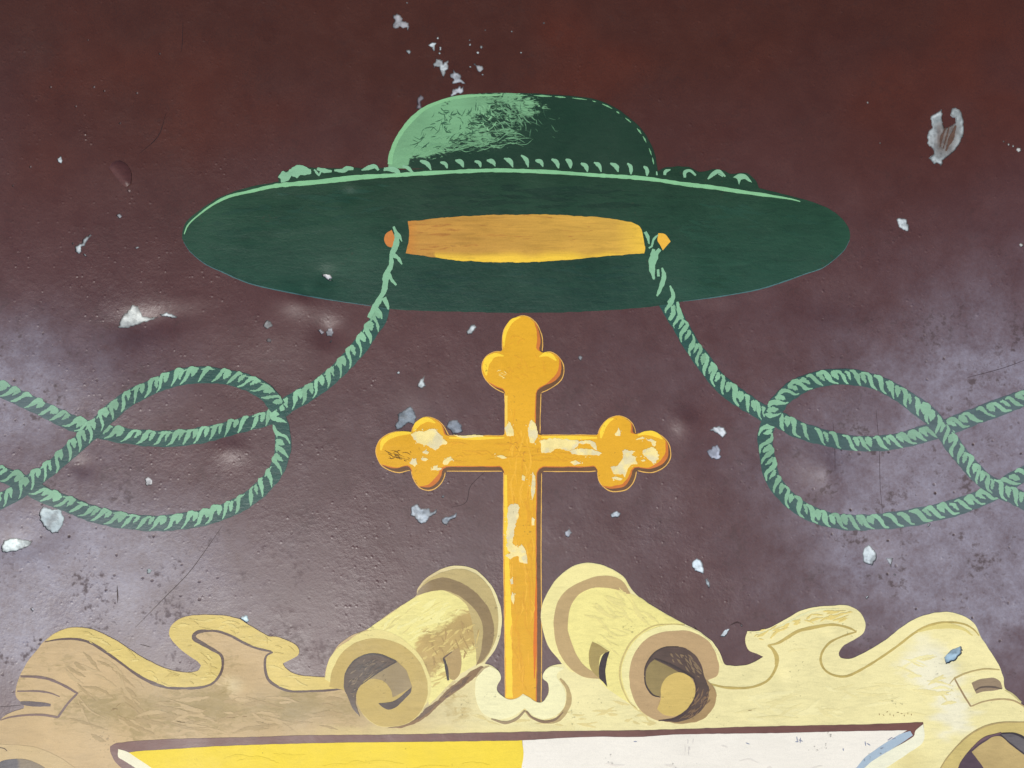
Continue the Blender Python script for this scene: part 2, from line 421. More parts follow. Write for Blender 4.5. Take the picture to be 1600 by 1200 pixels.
M_BODY = paint('brushed_frame_paint', 3, 0.10, 0.48, 0.6, 0.25, dry=True, dry_rot=20, dry_scale=(0.9, 2.0, 1), gain=4.0, grime=0.4)
M_FIELD = paint('field_paint', 0, 0.06, 0.48, 0.45, 0.15, grime=0.5)
M_WHITE = paint('chalky_white_paint', 85, 0.05, 0.5, 0.40, 0.35, grime=0.6)
M_LINE = paint('contour_paint', 0, 0.20, 0.45, 0.5, 0.35)

# ------------------------------------------------------------------ the thing
root = bpy.data.objects.new('painted_metal_sign', None); COL.objects.link(root)
root.location = ROOT_LOC; root.rotation_euler = (TILT, 0, 0); root.empty_display_size = 0.1
root['label'] = 'weathered brown metal sign hand-painted with green clerical hat, yellow cross, knotted cords and cream scrollwork'
root['category'] = 'sign'

def Z(ox, oy, s, pts): return [(ox + x / s, oy + y / s) for x, y in pts]
q3 = lambda p: Z(480, 860, 4, p); q4 = lambda p: Z(960, 900, 4, p)

# ---- places where the coat has flaked off (traced outlines)
CHIPS = []
def chip(pts, col=(196, 205, 206), dots=False): CHIPS.append((pts, col))
q = lambda p: Z(560, 0, 5.3333, p)
chip(q([(290,110),(320,98),(350,115),(370,140),(365,155),(410,170),(422,205),(408,248),(395,215),(370,230),(345,210),(315,222),(285,215),(282,180),(295,165),(285,130)]), (165,165,168))
chip(q([(390,405),(420,398),(438,420),(418,442),(395,420)]))
chip(q([(575,362),(615,335),(648,345),(632,375),(635,415),(618,410),(610,385)]))
chip(q([(668,370),(690,380),(690,405),(668,412),(675,390)]))
chip(q([(640,470),(660,482),(700,485),(705,520),(740,490),(752,495),(742,520),(748,565),(725,575),(705,645),(685,590),(670,550),(640,545),(625,565),(622,520),(640,500)]))
chip(q([(755,610),(785,590),(790,562),(805,590),(830,590),(858,625),(850,640),(880,675),(905,688),(870,690),(850,680),(810,685),(790,690),(780,680),(795,660),(765,630)]), (175,180,185))
chip(q([(785,735),(820,720),(840,700),(855,720),(880,705),(875,750),(855,775),(830,770),(770,797),(765,780)]), (180,185,190))
chip(q([(950,525),(970,512),(990,535),(1030,535),(1042,570),(1010,595),(985,580),(980,545)]), (165,168,170))
chip(q([(510,780),(540,790),(545,810),(520,835),(525,870),(540,915),(510,905),(475,895),(490,860),(480,830)]), (120,115,120))
for (x, y, r) in [(930,548,10),(927,360,12),(925,322,8),(1022,380,15),(993,428,13),(1033,612,9),(1278,250,9),(1355,428,10),(1545,180,10),(400,8,10),(657,305,13),(672,432,12),(1055,238,7)]:
    chip(q([(x-r,y),(x-r*.3,y-r),(x+r*.8,y-r*.7),(x+r,y+r*.3),(x,y+r)]))
q = lambda p: Z(1340, 120, 4, p)
chip(q([(535,200),(530,270),(550,320),(610,290),(608,260),(580,245),(590,200),(610,188),(640,205),(660,245),(662,350),(640,410),(600,470),(530,520),(522,565),(500,540),(475,548),(442,510),(475,480),(470,450),(435,420),(440,350),(470,310),(455,250),(500,220)]), (160,168,168))
chip(q([(240,880),(270,888),(300,895),(317,940),(308,970),(275,960),(250,940),(237,905)]))
for (x, y, r) in [(995,463,17),(935,428,9),(962,438,9),(905,410,7),(998,1058,15),(1025,992,9),(65,160,8),(140,415,6)]:
    chip(q([(x-r,y),(x-r*.3,y-r),(x+r*.8,y-r*.7),(x+r,y+r*.3),(x,y+r)]), (190,190,185))
q = lambda p: Z(0, 0, 4, p)
chip(q([(352,990),(375,970),(385,1000),(380,1025),(360,1015)]))
for (x, y, r) in [(805,1192,12),(305,537,9),(580,538,9),(645,563,8),(850,577,9),(745,768,8),(78,1160,7),(990,330,8),(187,1042,9),(466,660,8),(540,243,6)]:
    chip(q([(x-r,y),(x-r*.3,y-r),(x+r*.8,y-r*.7),(x+r,y+r*.3),(x,y+r)]), (150,125,120))
q = lambda p: Z(0, 300, 4, p)
chip(q([(725,145),(745,130),(765,150),(745,168)]), (150,150,152))
chip(q([(470,340),(510,320),(525,290),(560,265),(572,270),(545,300),(530,330),(510,345),(510,375),(490,392),(470,370)]))
chip(q([(518,386),(532,388),(547,405),(530,402)])); chip(q([(838,350),(855,341),(872,345),(855,356)])); chip(q([(448,322),(455,314),(462,324),(455,330)]))
chip(q([(735,850),(760,785),(830,705),(860,715),(885,775),(930,780),(985,775),(940,800),(880,815),(800,845)]), (170,175,172))
chip(q([(990,760),(1040,750),(1110,780),(1090,790),(1040,778),(1000,775)]))
q = lambda p: Z(270, 220, 4, p)
chip(q([(930,820),(950,812),(985,840),(1003,874),(970,870),(935,850)]), (205,205,205))
q = lambda p: Z(400, 460, 5.4545, p)
chip(q([(70,260),(95,220),(140,240),(150,270),(105,300),(75,280)]), (150,150,148)); chip(q([(90,390),(115,370),(140,390),(130,410),(100,408)]), (120,112,112))
chip(q([(520,300),(545,290),(580,325),(550,345)]), (150,145,150)); chip(q([(585,315),(620,285),(645,285),(655,325),(640,360),(600,355)]), (165,165,170))
chip(q([(622,405),(635,388),(645,395),(632,415)]), (150,150,150)); chip(q([(1195,665),(1215,655),(1230,675),(1205,680)])); chip(q([(1370,770),(1410,720),(1445,688),(1430,740),(1445,775),(1420,805),(1380,795)]))
chip(q([(1205,1020),(1250,990),(1320,950),(1345,1000),(1365,1050),(1348,1105),(1330,1112),(1295,1095),(1220,1150),(1188,1152),(1185,1120),(1208,1080)]), (120,130,138))
q = lambda p: Z(570, 630, 8, p)
chip(q([(1015,290),(1060,210),(1160,215),(1205,260),(1225,350),(1180,385),(1100,390),(1060,340)]), (120,128,138)); chip(q([(430,790),(480,740),(550,755),(550,800),(480,880),(440,850)]), (105,115,130))
q = lambda p: Z(560, 480, 3.0769, p)
chip(q([(520,120),(540,85),(560,78),(568,95),(545,130),(525,132)])); chip(q([(1055,245),(1065,228),(1080,240),(1070,257)]), (165,168,172))
chip(q([(250,960),(285,945),(300,970),(340,965),(350,990),(380,965),(375,990),(345,1010),(320,1042),(290,1038),(270,1010),(250,1000)]), (170,180,188)); chip(q([(400,1015),(440,1005),(475,988),(470,1010),(440,1030),(425,1052),(400,1035)]), (150,160,170))
chip(q([(1212,995),(1240,980),(1262,992),(1250,1010),(1215,1012)]), (180,190,198)); chip(q([(992,1080),(1015,1065),(1028,1085),(1010,1108),(995,1100)]), (150,155,165)); chip(q([(398,912),(408,902),(414,912),(404,918)]), (150,160,170))
q = lambda p: Z(980, 460, 4.2857, p)
chip(q([(550,908),(580,885),(620,882),(650,895),(668,930),(635,965),(615,940),(580,920)]), (205,212,216)); chip(q([(525,1050),(560,1035),(575,1010),(605,1008),(625,1040),(615,1070),(635,1090),(610,1108),(565,1100),(545,1075)]), (185,190,205))
q = lambda p: Z(720, 860, 4, p)
chip(q([(1440,80),(1475,45),(1505,65),(1520,110),(1515,150),(1480,135),(1450,110)]), (205,218,225)); chip(q([(1525,185),(1545,175),(1558,215),(1550,235),(1530,205)]), (205,218,225))
q = lambda p: Z(960, 900, 4, p)
chip(q([(660,380),(690,335),(720,325),(705,360),(690,380)]), (210,222,228)); chip(q([(785,300),(800,308),(795,320)]))
q = lambda p: Z(1240, 800, 4.4444, p)
chip(q([(475,260),(515,225),(540,240),(560,270),(575,310),(540,370),(500,355),(478,345)]), (195,205,208)); chip(q([(633,318),(680,312),(670,345),(665,380),(650,350)]), (165,170,175))
chip(q([(680,427),(690,418),(700,430),(690,436)]), (160,160,165)); chip(q([(487,590),(505,572),(515,585),(498,602)]), (205,210,215)); chip(q([(905,78),(930,70),(925,88),(912,96)]))
q = lambda p: Z(0, 780, 4, p)
chip(q([(260,80),(290,38),(345,60),(385,50),(420,110),(400,170),(380,205),(345,208),(300,175),(270,130)]), (165,178,180)); chip(q([(30,300),(45,250),(100,235),(150,240),(220,255),(215,280),(150,310),(90,325),(40,320)]), (205,215,212))
chip(q([(930,432),(945,425),(960,440),(950,456),(930,458)]), (165,185,185)); chip(q([(218,672),(230,660),(243,675),(232,690)]), (165,165,175))
chip([(228,748),(234,744),(241,750),(239,757),(231,759)], (190,190,190))
q = lambda p: Z(1200, 900, 4, p)
chip(q([(1090,500),(1120,460),(1190,430),(1203,450),(1190,480),(1150,520),(1095,542)]), (160,188,205))
q = lambda p: Z(0, 900, 4, p)
chip(q([(1495,275),(1520,245),(1550,240),(1560,275),(1540,295),(1515,318)]), (190,215,222))

HOLES = []
for i, (p, col) in enumerate(CHIPS):
    A = np.array(p); size = np.ptp(A, axis=0).max()
    P = spline(p, 2.0, corner=25)
    P = ragged(P, min(1.3, size * 0.06), i, 2.5)
    HOLES.append(P)
def near(holes, x0, y0, x1, y1):
    return [h for h in holes if h[:, 0].min() > x0 and h[:, 0].max() < x1 and h[:, 1].min() > y0 and h[:, 1].max() < y1]

# ---- steel plate and brown coat
X0, Y0, X1, Y1 = -170, -150, 1770, 1350
def plate():
    bm_v = []; step = 12
    gx = np.arange(X0, X1 + 1, step); gy = np.arange(Y0, Y1 + 1, step)
    GX, GY = np.meshgrid(gx, gy); V = np.stack([GX.ravel(), GY.ravel()], -1); w = len(gx); h = len(gy); F = []
    i, j = np.meshgrid(np.arange(w - 1), np.arange(h - 1)); a = (j * w + i).ravel()
    F = np.concatenate([np.stack([a, a + 1, a + w + 1], -1), np.stack([a, a + w + 1, a + w], -1)])
    lp = np.concatenate([V[:w], V[w-1::w][1:], V[-w:][::-1][1:], V[::w][::-1][1:-1]])
    return make('steel_plate', V, F, [lp], 0, M_BARE, c(150, 155, 158), root, off=-0.0022, thick=0.0015, label='grey steel plate that shows where the paint has flaked off')
plate()
SHEEN_WEAR_ZONES = [(820, 830, 620, 230, .10), (0, 615, 60, 40, .6), (-10, 890, 80, 60, .4), (1610, 820, 80, 70, .5), (1300, 560, 200, 130, .10), (-10, 930, 190, 100, .9), (-30, 620, 110, 80, 0.6), (180, 880, 110, 70, 0.45), (1560, 850, 170, 120, 1.5), (1630, 660, 150, 130, 1.1), (1430, 760, 110, 80, 0.4), (90, 590, 110, 60, 0.35)]  # zones of painted sky sheen, which also carry dark specks and roughness
def sheen_wear_at(x, y):
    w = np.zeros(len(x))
    for cx, cy, sx, sy, a in SHEEN_WEAR_ZONES: w += a * np.exp(-0.5 * (((x - cx) / sx) ** 2 + ((y - cy) / sy) ** 2))
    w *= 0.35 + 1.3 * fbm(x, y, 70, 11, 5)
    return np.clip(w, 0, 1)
def brown_col(x, y):
    n = fbm(x, y, 340, 21, 2)
    a = c(68, 31, 15); b = c(81, 47, 43); red = c(80, 34, 14)
    t = np.clip((y - 40 + 240 * (n - .5)) / 380, 0, 1)[:, None]
    C = a * (1 - t) + b * t  # paler, purpler brown lower down: sky reflection put into the pigment
    r = np.clip((fbm(x, y, 160, 31, 3) - .52) * 4, 0, 1)[:, None] * np.clip(1 - y / 420, 0, 1)[:, None]
    return C * (1 - r) + red * r
def coat():
    outer = spline([(X0, Y0), (X1, Y0), (X1, Y1), (X0, Y1)], 5.0, corner=-1)
    V, F = fill(outer, HOLES, 5.0)
    o = make('brown_coat', V, F, [outer] + HOLES, 0, M_BROWN, brown_col, root, off=0, thick=0.0011, label='maroon brown enamel, speckled and with pale sheen painted into its colour at both lower sides')
    at = o.data.attributes.new('sheen_and_wear', 'FLOAT', 'POINT')
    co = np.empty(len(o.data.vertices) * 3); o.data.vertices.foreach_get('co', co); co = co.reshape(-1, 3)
    at.data.foreach_set('value', sheen_wear_at(co[:, 0] * 1000 + 800, 600 - co[:, 1] * 1000).astype(np.float32))
    X = co[:, 0] * 1000 + 800; Y = 600 - co[:, 1] * 1000; pz = np.zeros(len(X))
    for cx, cy, sx, sy, a in [(140, 430, 150, 80, .9), (120, 150, 60, 40, .5), (330, 255, 60, 30, .6), (130, 208, 12, 14, 1.6), (1430, 470, 130, 80, .6), (560, 850, 60, 120, .2), (1290, 640, 60, 60, .5), (1060, 900, 50, 70, .5), (200, 700, 160, 90, .6), (60, 950, 100, 60, .5)]: pz += a * np.exp(-0.5 * (((X - cx) / sx) ** 2 + ((Y - cy) / sy) ** 2))
    at = o.data.attributes.new('pitting', 'FLOAT', 'POINT'); at.data.foreach_set('value', (pz * (.5 + fbm(X, Y, 50, 15, 3))).astype(np.float32))
    return o
coat_o = coat()
for i, ((p, col), P) in enumerate(zip(CHIPS, HOLES)):
    cen = P.mean(0); Q = cen + (P - cen) * 1.08 + np.sign(P - cen) * 0.6
    V, F = fill(Q, [], 1.3 if np.ptp(Q, axis=0).max() < 60 else 1.8)
    base = c(*col)
    def cf(x, y, base=base, i=i, P=P):
        n = fbm(x, y, 12, 50 + i, 3)[:, None]; g = np.clip((fbm(x, y, 14, 150 + i, 3)[:, None] - .52) * 8, 0, 1)
        C = base * 1.18 * (0.85 + 0.3 * n) * (1 - .42 * g)
        e = np.clip(1 + (dist_poly(x, y, P) + 1.2 * n[:, 0]) / (1.7 if np.ptp(P, axis=0).max() > 16 else .7), 0, 1)[:, None] * .9
        if abs(P[:, 0].mean() - 1478) < 8 and abs(P[:, 1].mean() - 205) < 20:
            u = (x - 1478) * .95 + (y - 215) * .30; v = -(x - 1478) * .30 + (y - 215) * .95
            b = np.clip(1.5 - np.hypot(u / 17, v / 30) + .9 * (fbm(x, y, 5, 301, 3, 26) - .5), 0, 1)[:, None] * (y > 190)[:, None]
            C = C * 1.25 * (1 - b) + c(122, 112, 106) * b
        return C * (1 - e) + c(44, 34, 36) * e
    rl = lambda x, y: 0.0007 * (fbm(x, y, 9, 77, 2) - .5)
    make('bare_patch', V, F, [Q], 0, M_BARE, cf, root, off=-0.0009, thick=0.0005, relief=rl)
bl = spline(Z(0, 0, 4, [(680,1045),(705,1018),(745,1003),(790,1028),(820,1080),(818,1150),(790,1170),(760,1150),(720,1100)]), 2.5, corner=40)
bV, bF = fill(bl, [], 2.5)
def bl_relief(x, y):
    d = ((x - 189) * 0.79 - (y - 274) * 0.61)
    e = np.clip(-dist_poly(x, y, bl) / 5, 0, 1)
    return 0.0065 * (1 - np.exp(-np.clip(d + 6, 0, 99) / 5.0)) * np.exp(-np.clip(d + 6, 0, 99) / 16.0) * (.35 + .65 * e)
make('paint_blister', bV, bF, [bl], 1, M_LINE, c(82, 48, 46), root, relief=bl_relief, thick=0.0006, label='lifted blister with a torn lip at the upper left')
# hairline scratches and cracks in the coat
def scratches():
    it = []
    sc = [([(1366,640),(1371,700),(1373,760),(1376,800)], .3), ([(348,822),(300,890),(262,930),(215,978)], .55), ([(258,176),(246,212),(217,240)], .7),
          ([(187,912),(188,930),(188,940)], 1.0), ([(760,735),(735,760),(728,785),(705,793)], .5), ([(1300,660),(1302,690),(1301,735)], .3), ([(284,33),(283,70),(281,80)], .5),
          ([(222,1004),(240,1009)], .6), ([(0,1100),(40,1097)], .5), ([(1085,978),(1092,992)], 1.2), ([(1505,590),(1560,575),(1600,560)], .35), ([(1140,977),(1152,972),(1160,976)], 1.0)]
    for k, (p, w) in enumerate(sc): it.append(stroke_mesh(p, [0.2, w, w, 0.2], step=6, seed=k))
    merged('scratch', it, 0, M_LINE, c(52, 30, 28), root, off=0.00012, kind='stuff', label='thin dark scratches and cracks in the brown enamel')
scratches()

# ------------------------------------------------------------------ cords
GREEN_D = c(38, 80, 70); GREEN_L = c(134, 184, 146)
LA = [(-150,860),(-70,822),(-6,788),(24,773),(54,752),(84,731),(114,704),(144,677),(174,647),(204,623),(240,605),(279,590),(324,586),(375,594),(414,612),(435,637)]
LB = [(-150,560),(-60,582),(0,606),(36,622),(75,641),(120,662),(150,671),(195,680),(240,685),(285,684),(330,677),(375,665),(420,653),(442,640),(450,632),(492,608),(527,580),(561,543),(582,513),(592,498),(598,480)]
LC = [(-150,690),(-60,714),(0,737),(39,752),(75,773),(114,788),(150,802),(195,812),(240,817),(285,814),(330,806),(375,788),(408,764),(432,735),(442,704),(441,674),(432,645)]
RA = [(1203,652),(1220,624),(1248,603),(1285,591),(1324,589),(1364,597),(1397,613),(1426,633),(1451,653),(1471,678),(1487,701),(1507,726),(1532,751),(1558,765),(1580,776),(1606,790),(1680,820),(1750,850)]
RB = [(1040,470),(1052,490),(1066,514),(1080,539),(1099,565),(1118,591),(1141,612),(1167,630),(1192,645),(1217,656),(1243,670),(1277,681),(1319,691),(1364,693),(1403,688),(1437,678),(1473,667),(1516,650),(1558,634),(1606,616),(1680,592),(1750,570)]
RC = [(1203,652),(1195,681),(1198,712),(1206,746),(1226,774),(1254,796),(1291,811),(1330,816),(1369,814),(1412,809),(1454,800),(1487,791),(1524,777),(1552,763),(1577,746),(1606,732),(1680,705),(1750,680)]
def frame_at(P):
    d = np.gradient(P, axis=0); d /= np.linalg.norm(d, axis=1)[:, None]
    s = np.concatenate([[0], np.cumsum(np.linalg.norm(np.diff(P, axis=0), axis=1))])
    return d, np.stack([d[:, 1], -d[:, 0]], -1), s
SHEEN_TINT = c(176, 176, 190)  # grey tint that paints the sky sheen across the cords
def with_sheen(base, k=.26):
    def f(x, y):
        w = np.clip(sheen_wear_at(x, y) * k, 0, .6)[:, None]; n = (.88 + .24 * fbm(x, y, 22, 33, 3))[:, None]
        return base * n * (1 - w) + SHEEN_TINT * .75 * w
    return f
def rope(path, level, hw, style, seed, label=None, skip=(), start=6):
    g = random.Random(seed)
    o = stroke('cord', path, [hw * g.uniform(.92, 1.06) for _ in range(14)], level, M_GREEN, with_sheen(GREEN_D), root, step=5.0, wob=0.35, seed=seed, label=label)
    P = spline(path, 2.0, closed=False, corner=100); d, N, s = frame_at(P)
    def at(ss, t):
        x = np.interp(ss, s, P[:, 0]); y = np.interp(ss, s, P[:, 1])
        nx = np.interp(ss, s, N[:, 0]); ny = np.interp(ss, s, N[:, 1])
        return (x + nx * t * hw, y + ny * t * hw)
    ss = start
    while ss < s[-1] - 8:
        cx, cy = at(ss, 0)
        if any((cx - a) ** 2 + (cy - b) ** 2 < r * r for a, b, r in skip):
            ss += 6; continue
        vis = -40 < cx < 1640
        k = g.random(); gl = GREEN_L * g.uniform(0.84, 1.08)
        if vis:
            if style == 'R':
                dv = g.uniform(.75, 1.25)
                pts = [at(ss - 13 * dv, .70 + .15 * g.random()), at(ss - 4, .62 + .18 * g.random()), at(ss + 2, .0 + .4 * (g.random() - .5)), at(ss + 7, -.55 - .1 * g.random()), at(ss + 14 * dv, -.80 - .1 * g.random())]
                w = [1.2, 3.3 * g.uniform(.7, 1.3), 3.3 * g.uniform(.7, 1.3), 2.4 * g.uniform(.8, 1.2), .8]
            else:
                dv = g.uniform(.75, 1.3)
                pts = [at(ss + 15 * dv, .84), at(ss + 6, .70 + .2 * g.random()), at(ss + 0, .30 * g.random()), at(ss - 5, -.45), at(ss - 11 * dv, -.80 - .1 * g.random())]
                w = [1.2, 3.4 * g.uniform(.6, 1.4), 3.1 * g.uniform(.7, 1.3), 2.2 * g.uniform(.7, 1.2), 0.6]
            stroke('brush_stroke', pts, w, level + 2, M_LIGHT, with_sheen(gl, .18), o, step=1.6, seed=g.randrange(999), wob=1.0, rag=0.5)
            if g.random() < 0.88:
                so = ss + (11 if style == 'R' else 10.5) + g.uniform(-2, 2)
                if style == 'R': pts = [at(so - 7, .62), at(so - 2, .35 + .2 * g.random()), at(so + 4 * g.uniform(.5, 1.4), -.25 - .2 * g.random())]
                else: pts = [at(so + 6, .84), at(so + 1, .40), at(so - 3, -.05 - .3 * g.random())]
                ww = g.uniform(2.6, 5.6)
                stroke('brush_stroke', pts, [ww * .45, ww, ww * .8, 0.7], level + 2, M_LIGHT, with_sheen(gl * g.uniform(.94, 1.03), .18), o, step=1.4, seed=g.randrange(999), wob=1.2, rag=0.9)
            if style == 'L' and g.random() < .45:
                pts = [at(ss - 4, .70), at(ss + 8, .82), at(ss + 18, .74)]
                stroke('brush_stroke', pts, [.6, 1.9, 1.5, .4], level + 2, M_LIGHT, with_sheen(gl, .18), o, step=1.6, seed=g.randrange(999), wob=1.0, rag=0.7)
        ss += g.uniform(17.5, 26.0)
    return o
rope(LB, 2, 12.5, 'L', 1, 'green twisted cord coming down from the left of the hat to the left edge')
rope(LC, 5, 12.5, 'L', 2, 'lower loop of the left green cord', skip=[(54,752,16)])
rope(LA, 8, 12.5, 'L', 3, 'upper loop of the left green cord')
rope(RC, 2, 12.5, 'R', 4, 'lower loop of the right green cord', start=14)
rope(RB, 5, 12.5, 'R', 5, 'green twisted cord coming down from the right of the hat to the right edge', skip=[(1203,652,14)])
rope(RA, 8, 12.5, 'R', 6, 'upper loop of the right green cord', start=2)

# ------------------------------------------------------------------ hat
G_HAT = c(27, 64, 50)
def hat_col(x, y):
    brush = fbm(x, y, 90, 63, 4, 10)
    t = np.clip((y - 260) / 240, 0, 1)[:, None]; n = fbm(x, y, 120, 61, 3)[:, None]
    side = np.clip((np.abs(x - 800) - 120) / 400, 0, 1)[:, None]
    return (c(30, 58, 38) * (1 - t) + c(32, 66, 52) * t) * (0.82 + 0.36 * n) * (.86 + .28 * brush)[:, None] * (1 + .35 * side)
BRIM = [(285,367),(286,357),(290,348),(300,338),(330,315),(357,302),(390,292),(432,284),(480,278),(557,271),(607,266),(700,262),(800,259),(900,262),(1000,266),(1060,272),(1120,282),(1186,294),(1205,299),(1242,308),(1267,315),(1295,327),(1315,342),(1326,360),(1326,375),(1317,392),(1287,417),(1260,427),(1192,450),(1130,462),(1067,471),(1020,479),(960,484),(880,488),(801,489),(722,487),(643,485),(607,482),(580,477),(512,467),(455,457),(390,442),(345,423),(320,411),(297,392),(286,376)]
hat = patch('hat', BRIM, 5, M_GREEN, hat_col, root, holes=HOLES, wob=0.6, step=5, label='dark green wide flat hat brim')
CROWN = [(606,262),(608,250),(610,237),(621,213),(637,189),(659,168),(681,157),(707,149.5),(745,145),(776,144),(833,145),(884,148),(925,153),(954,163),(979,179),(1001,199),(1017,224),(1025,247),(1028,268),(1000,268),(900,264),(800,260),(700,263)]
LITE = np.array([(610,252),(613,235),(624,213),(640,190),(661,170),(684,158.5),(709,151),(745,147),(800,147),(770,160),(738,185),(715,215),(680,228),(650,236),(622,246)])
def crown_dry(x, y):
    d = dist_poly(x, y, LITE)
    sc = np.where(x > 730, 62, 30)
    v = 0.60 + .22 * np.clip((700 - x) / 70, 0, 1) - np.clip(d, -18, 999) / sc * 0.30
    v -= np.clip((y - 232) / 22, 0, 1) * 0.25 * (x > 640)
    v -= 0.28 * (vnoise(x, y, 26, 5, 20) - .5)
    # bare thin rim of dark green along the crown outline
    return np.clip(v, 0, 1)
crown = patch('crown', CROWN, 7, M_CROWN, lambda x, y: np.tile(c(27, 56, 38), (len(x), 1)), hat, wob=0.5, step=4, dry=crown_dry, col2=lambda x, y: c(116, 166, 122) * (0.9 + .2 * vnoise(x, y, 30, 8))[:, None], label='round green crown, dry-brushed pale green on its left')
stroke('brush_stroke', [(609,256),(611,240),(620,217),(637,192),(660,170.5),(683,159.5),(708,152),(745,148),(785,147)], [3.6,3.6,3.2,3.6,2.6,2.2,2.0,1.6,1.0], 9, M_LIGHT, c(132,188,136), hat, step=4, rag=.2, seed=4)
edge = [(800,148),(834,148),(884,151),(924,156),(952,166),(976,182),(997,201),(1012,225),(1020,247),(1022,258)]
eP = spline(edge, 2.0, closed=False); k = 0; gg = random.Random(5)
while k < len(eP) - 6:
    n = gg.randint(5, 16); seg = eP[k:k + n]
    if len(seg) > 3: stroke('brush_stroke', [tuple(v) for v in seg[::3]], [0.3, gg.uniform(.8, 1.5), 0.3], 9, M_LIGHT, c(120,176,128), hat, step=3, seed=k, rag=.2)
    k += n + gg.randint(1, 4)
hatch('dry_brush_mark', [(735,152),(790,150),(835,165),(850,195),(820,212),(770,220),(735,200)], 48, 46, 16, .55, c(104,150,112), 9, M_LIGHT, hat, 3, 22)
hatch('dry_brush_mark', [(800,152),(850,160),(885,185),(880,215),(830,222),(805,200)], 40, 22, 12, .4, c(72,112,82), 9, M_LIGHT, hat, 9, 25)
hatch('brush_mark', [(300,370),(340,330),(430,298),(620,285),(620,330),(560,400),(600,470),(480,455),(360,420)], -4, 50, 46, 2.2, c(33,67,50), 7, M_GREEN, hat, 40, 8)
hatch('brush_mark', [(1060,300),(1180,312),(1290,340),(1315,370),(1260,415),(1140,450),(1060,460),(1050,380)], 8, 50, 46, 2.2, c(35,70,52), 7, M_GREEN, hat, 41, 8)
hatch('brush_mark', [(640,415),(1000,412),(1010,470),(860,482),(640,476)], 0, 40, 50, 2.2, c(30,63,50), 7, M_GREEN, hat, 42, 5)
hatch('brush_mark', [(640,285),(1000,288),(1010,325),(800,325),(640,330)], 0, 40, 50, 2.2, c(26,54,38), 7, M_GREEN, hat, 43, 5)
stroke('brim_edge', [(287,378),(297,393),(320,412),(345,424),(390,443),(455,458),(512,468),(580,478),(607,483)], [.3,.7,.9,.8,.9,.6,.2], 8, M_GREEN, c(74,112,112), hat, step=4, wob=1, rag=.15)
stroke('brim_edge', [(1067,471),(1130,462.5),(1192,450.5),(1260,427.5),(1287,417.5),(1317,392.5),(1326,376)], [.3,.8,.9,.7,.3], 8, M_GREEN, c(74,112,112), hat, step=4, wob=1, rag=.15)
hatch('dry_brush_mark', [(640,226),(700,210),(800,205),(835,212),(830,236),(740,238),(640,242)], -4, 60, 22, .5, c(108,156,116), 9, M_LIGHT, hat, 4, 8)
hatch('dry_brush_mark', [(618,250),(640,232),(700,222),(760,226),(700,236),(650,244)], -12, 26, 18, .7, c(112,162,118), 9, M_LIGHT, hat, 5, 8)
hatch('dry_brush_mark', [(668,176),(700,160),(790,152),(800,190),(740,215),(690,205)], 62, 60, 10, .7, c(58,98,70), 9, M_GREEN, hat, 6, 45)
hatch('dry_brush_mark', [(628,240),(650,200),(690,180),(760,200),(740,222),(660,236)], -14, 26, 14, .55, c(52,92,66), 9, M_GREEN, hat, 7, 20)
hatch('dry_brush_mark', [(738,160),(770,158),(790,185),(770,205),(745,200)], 70, 16, 12, 1.1, c(128,180,134), 9, M_LIGHT, hat, 8, 25)
# stroke braid that edges the brim behind the crown
patch('hat_braid', [(434,284),(436,272),(465,262),(520,262),(607,262),(612,275),(500,281)], 6, M_GREEN, hat_col, hat, wob=.8)
patch('hat_braid', [(1020,280),(1029,266),(1045,261),(1075,260),(1092,268),(1117,264),(1130,266),(1142,271),(1165,270),(1180,281),(1188,298),(1110,290)], 6, M_GREEN, hat_col, hat, wob=.6)
def zs(ox, oy, s, p, w, **k): stroke('brush_stroke', Z(ox, oy, s, p), w, 10, M_LIGHT, GREEN_L * .98, hat, step=2.5, wob=.9, **k)
for i, (a, b) in enumerate([((240,412),(295,458)),((340,420),(375,450)),((415,410),(455,445)),((510,415),(540,445)),((570,410),(612,440)),((655,400),(700,445)),((740,385),(775,445)),((810,410),(848,442)),((890,405),(925,450)),((960,405),(985,450)),((1035,425),(1068,468)),((1100,420),(1135,468)),((1180,425),(1220,468)),((1265,425),(1282,480)),((1345,440),(1362,488))]):
    mid = ((a[0] + b[0]) / 2 + 8, (a[1] + b[1]) / 2 - 8)
    zs(580, 120, 3.158, [a, mid, b], [1.2, 3.4, 3.0, .8], seed=i, rag=.3)
for i, (p, w) in enumerate([([(60,460),(95,450),(130,462),(140,478)],[1.2,3.2,3.2,1.4]), ([(155,440),(180,448),(205,472)],[1.5,3.2,1.6])]): zs(580, 120, 3.158, p, w, seed=30 + i)
for i, (p, w) in enumerate([([(1008,182),(1060,185),(1090,170),(1128,172)],[1.2,2.8,4,2]), ([(1178,182),(1225,165),(1262,158),(1285,182)],[1,3.4,3,1.4]), ([(882,178),(912,215),(925,190)],[1.2,1.6,1]), ([(900,172),(945,185),(992,188)],[2,4,1.4]), ([(1318,172),(1370,178),(1415,202)],[2,3.4,1.6]), ([(1435,155),(1470,168),(1500,198)],[1.6,3.2,2])]): zs(270, 220, 4, p, w, seed=40 + i, rag=.3)
patch('brush_stroke', Z(270, 220, 4, [(655,225),(690,185),(710,200),(740,170),(770,150),(820,155),(860,180),(865,205),(800,215),(770,235),(740,215),(715,245),(675,260),(672,235)]), 10, M_LIGHT, GREEN_L, hat, rag=1.2, step=4, wob=.8)
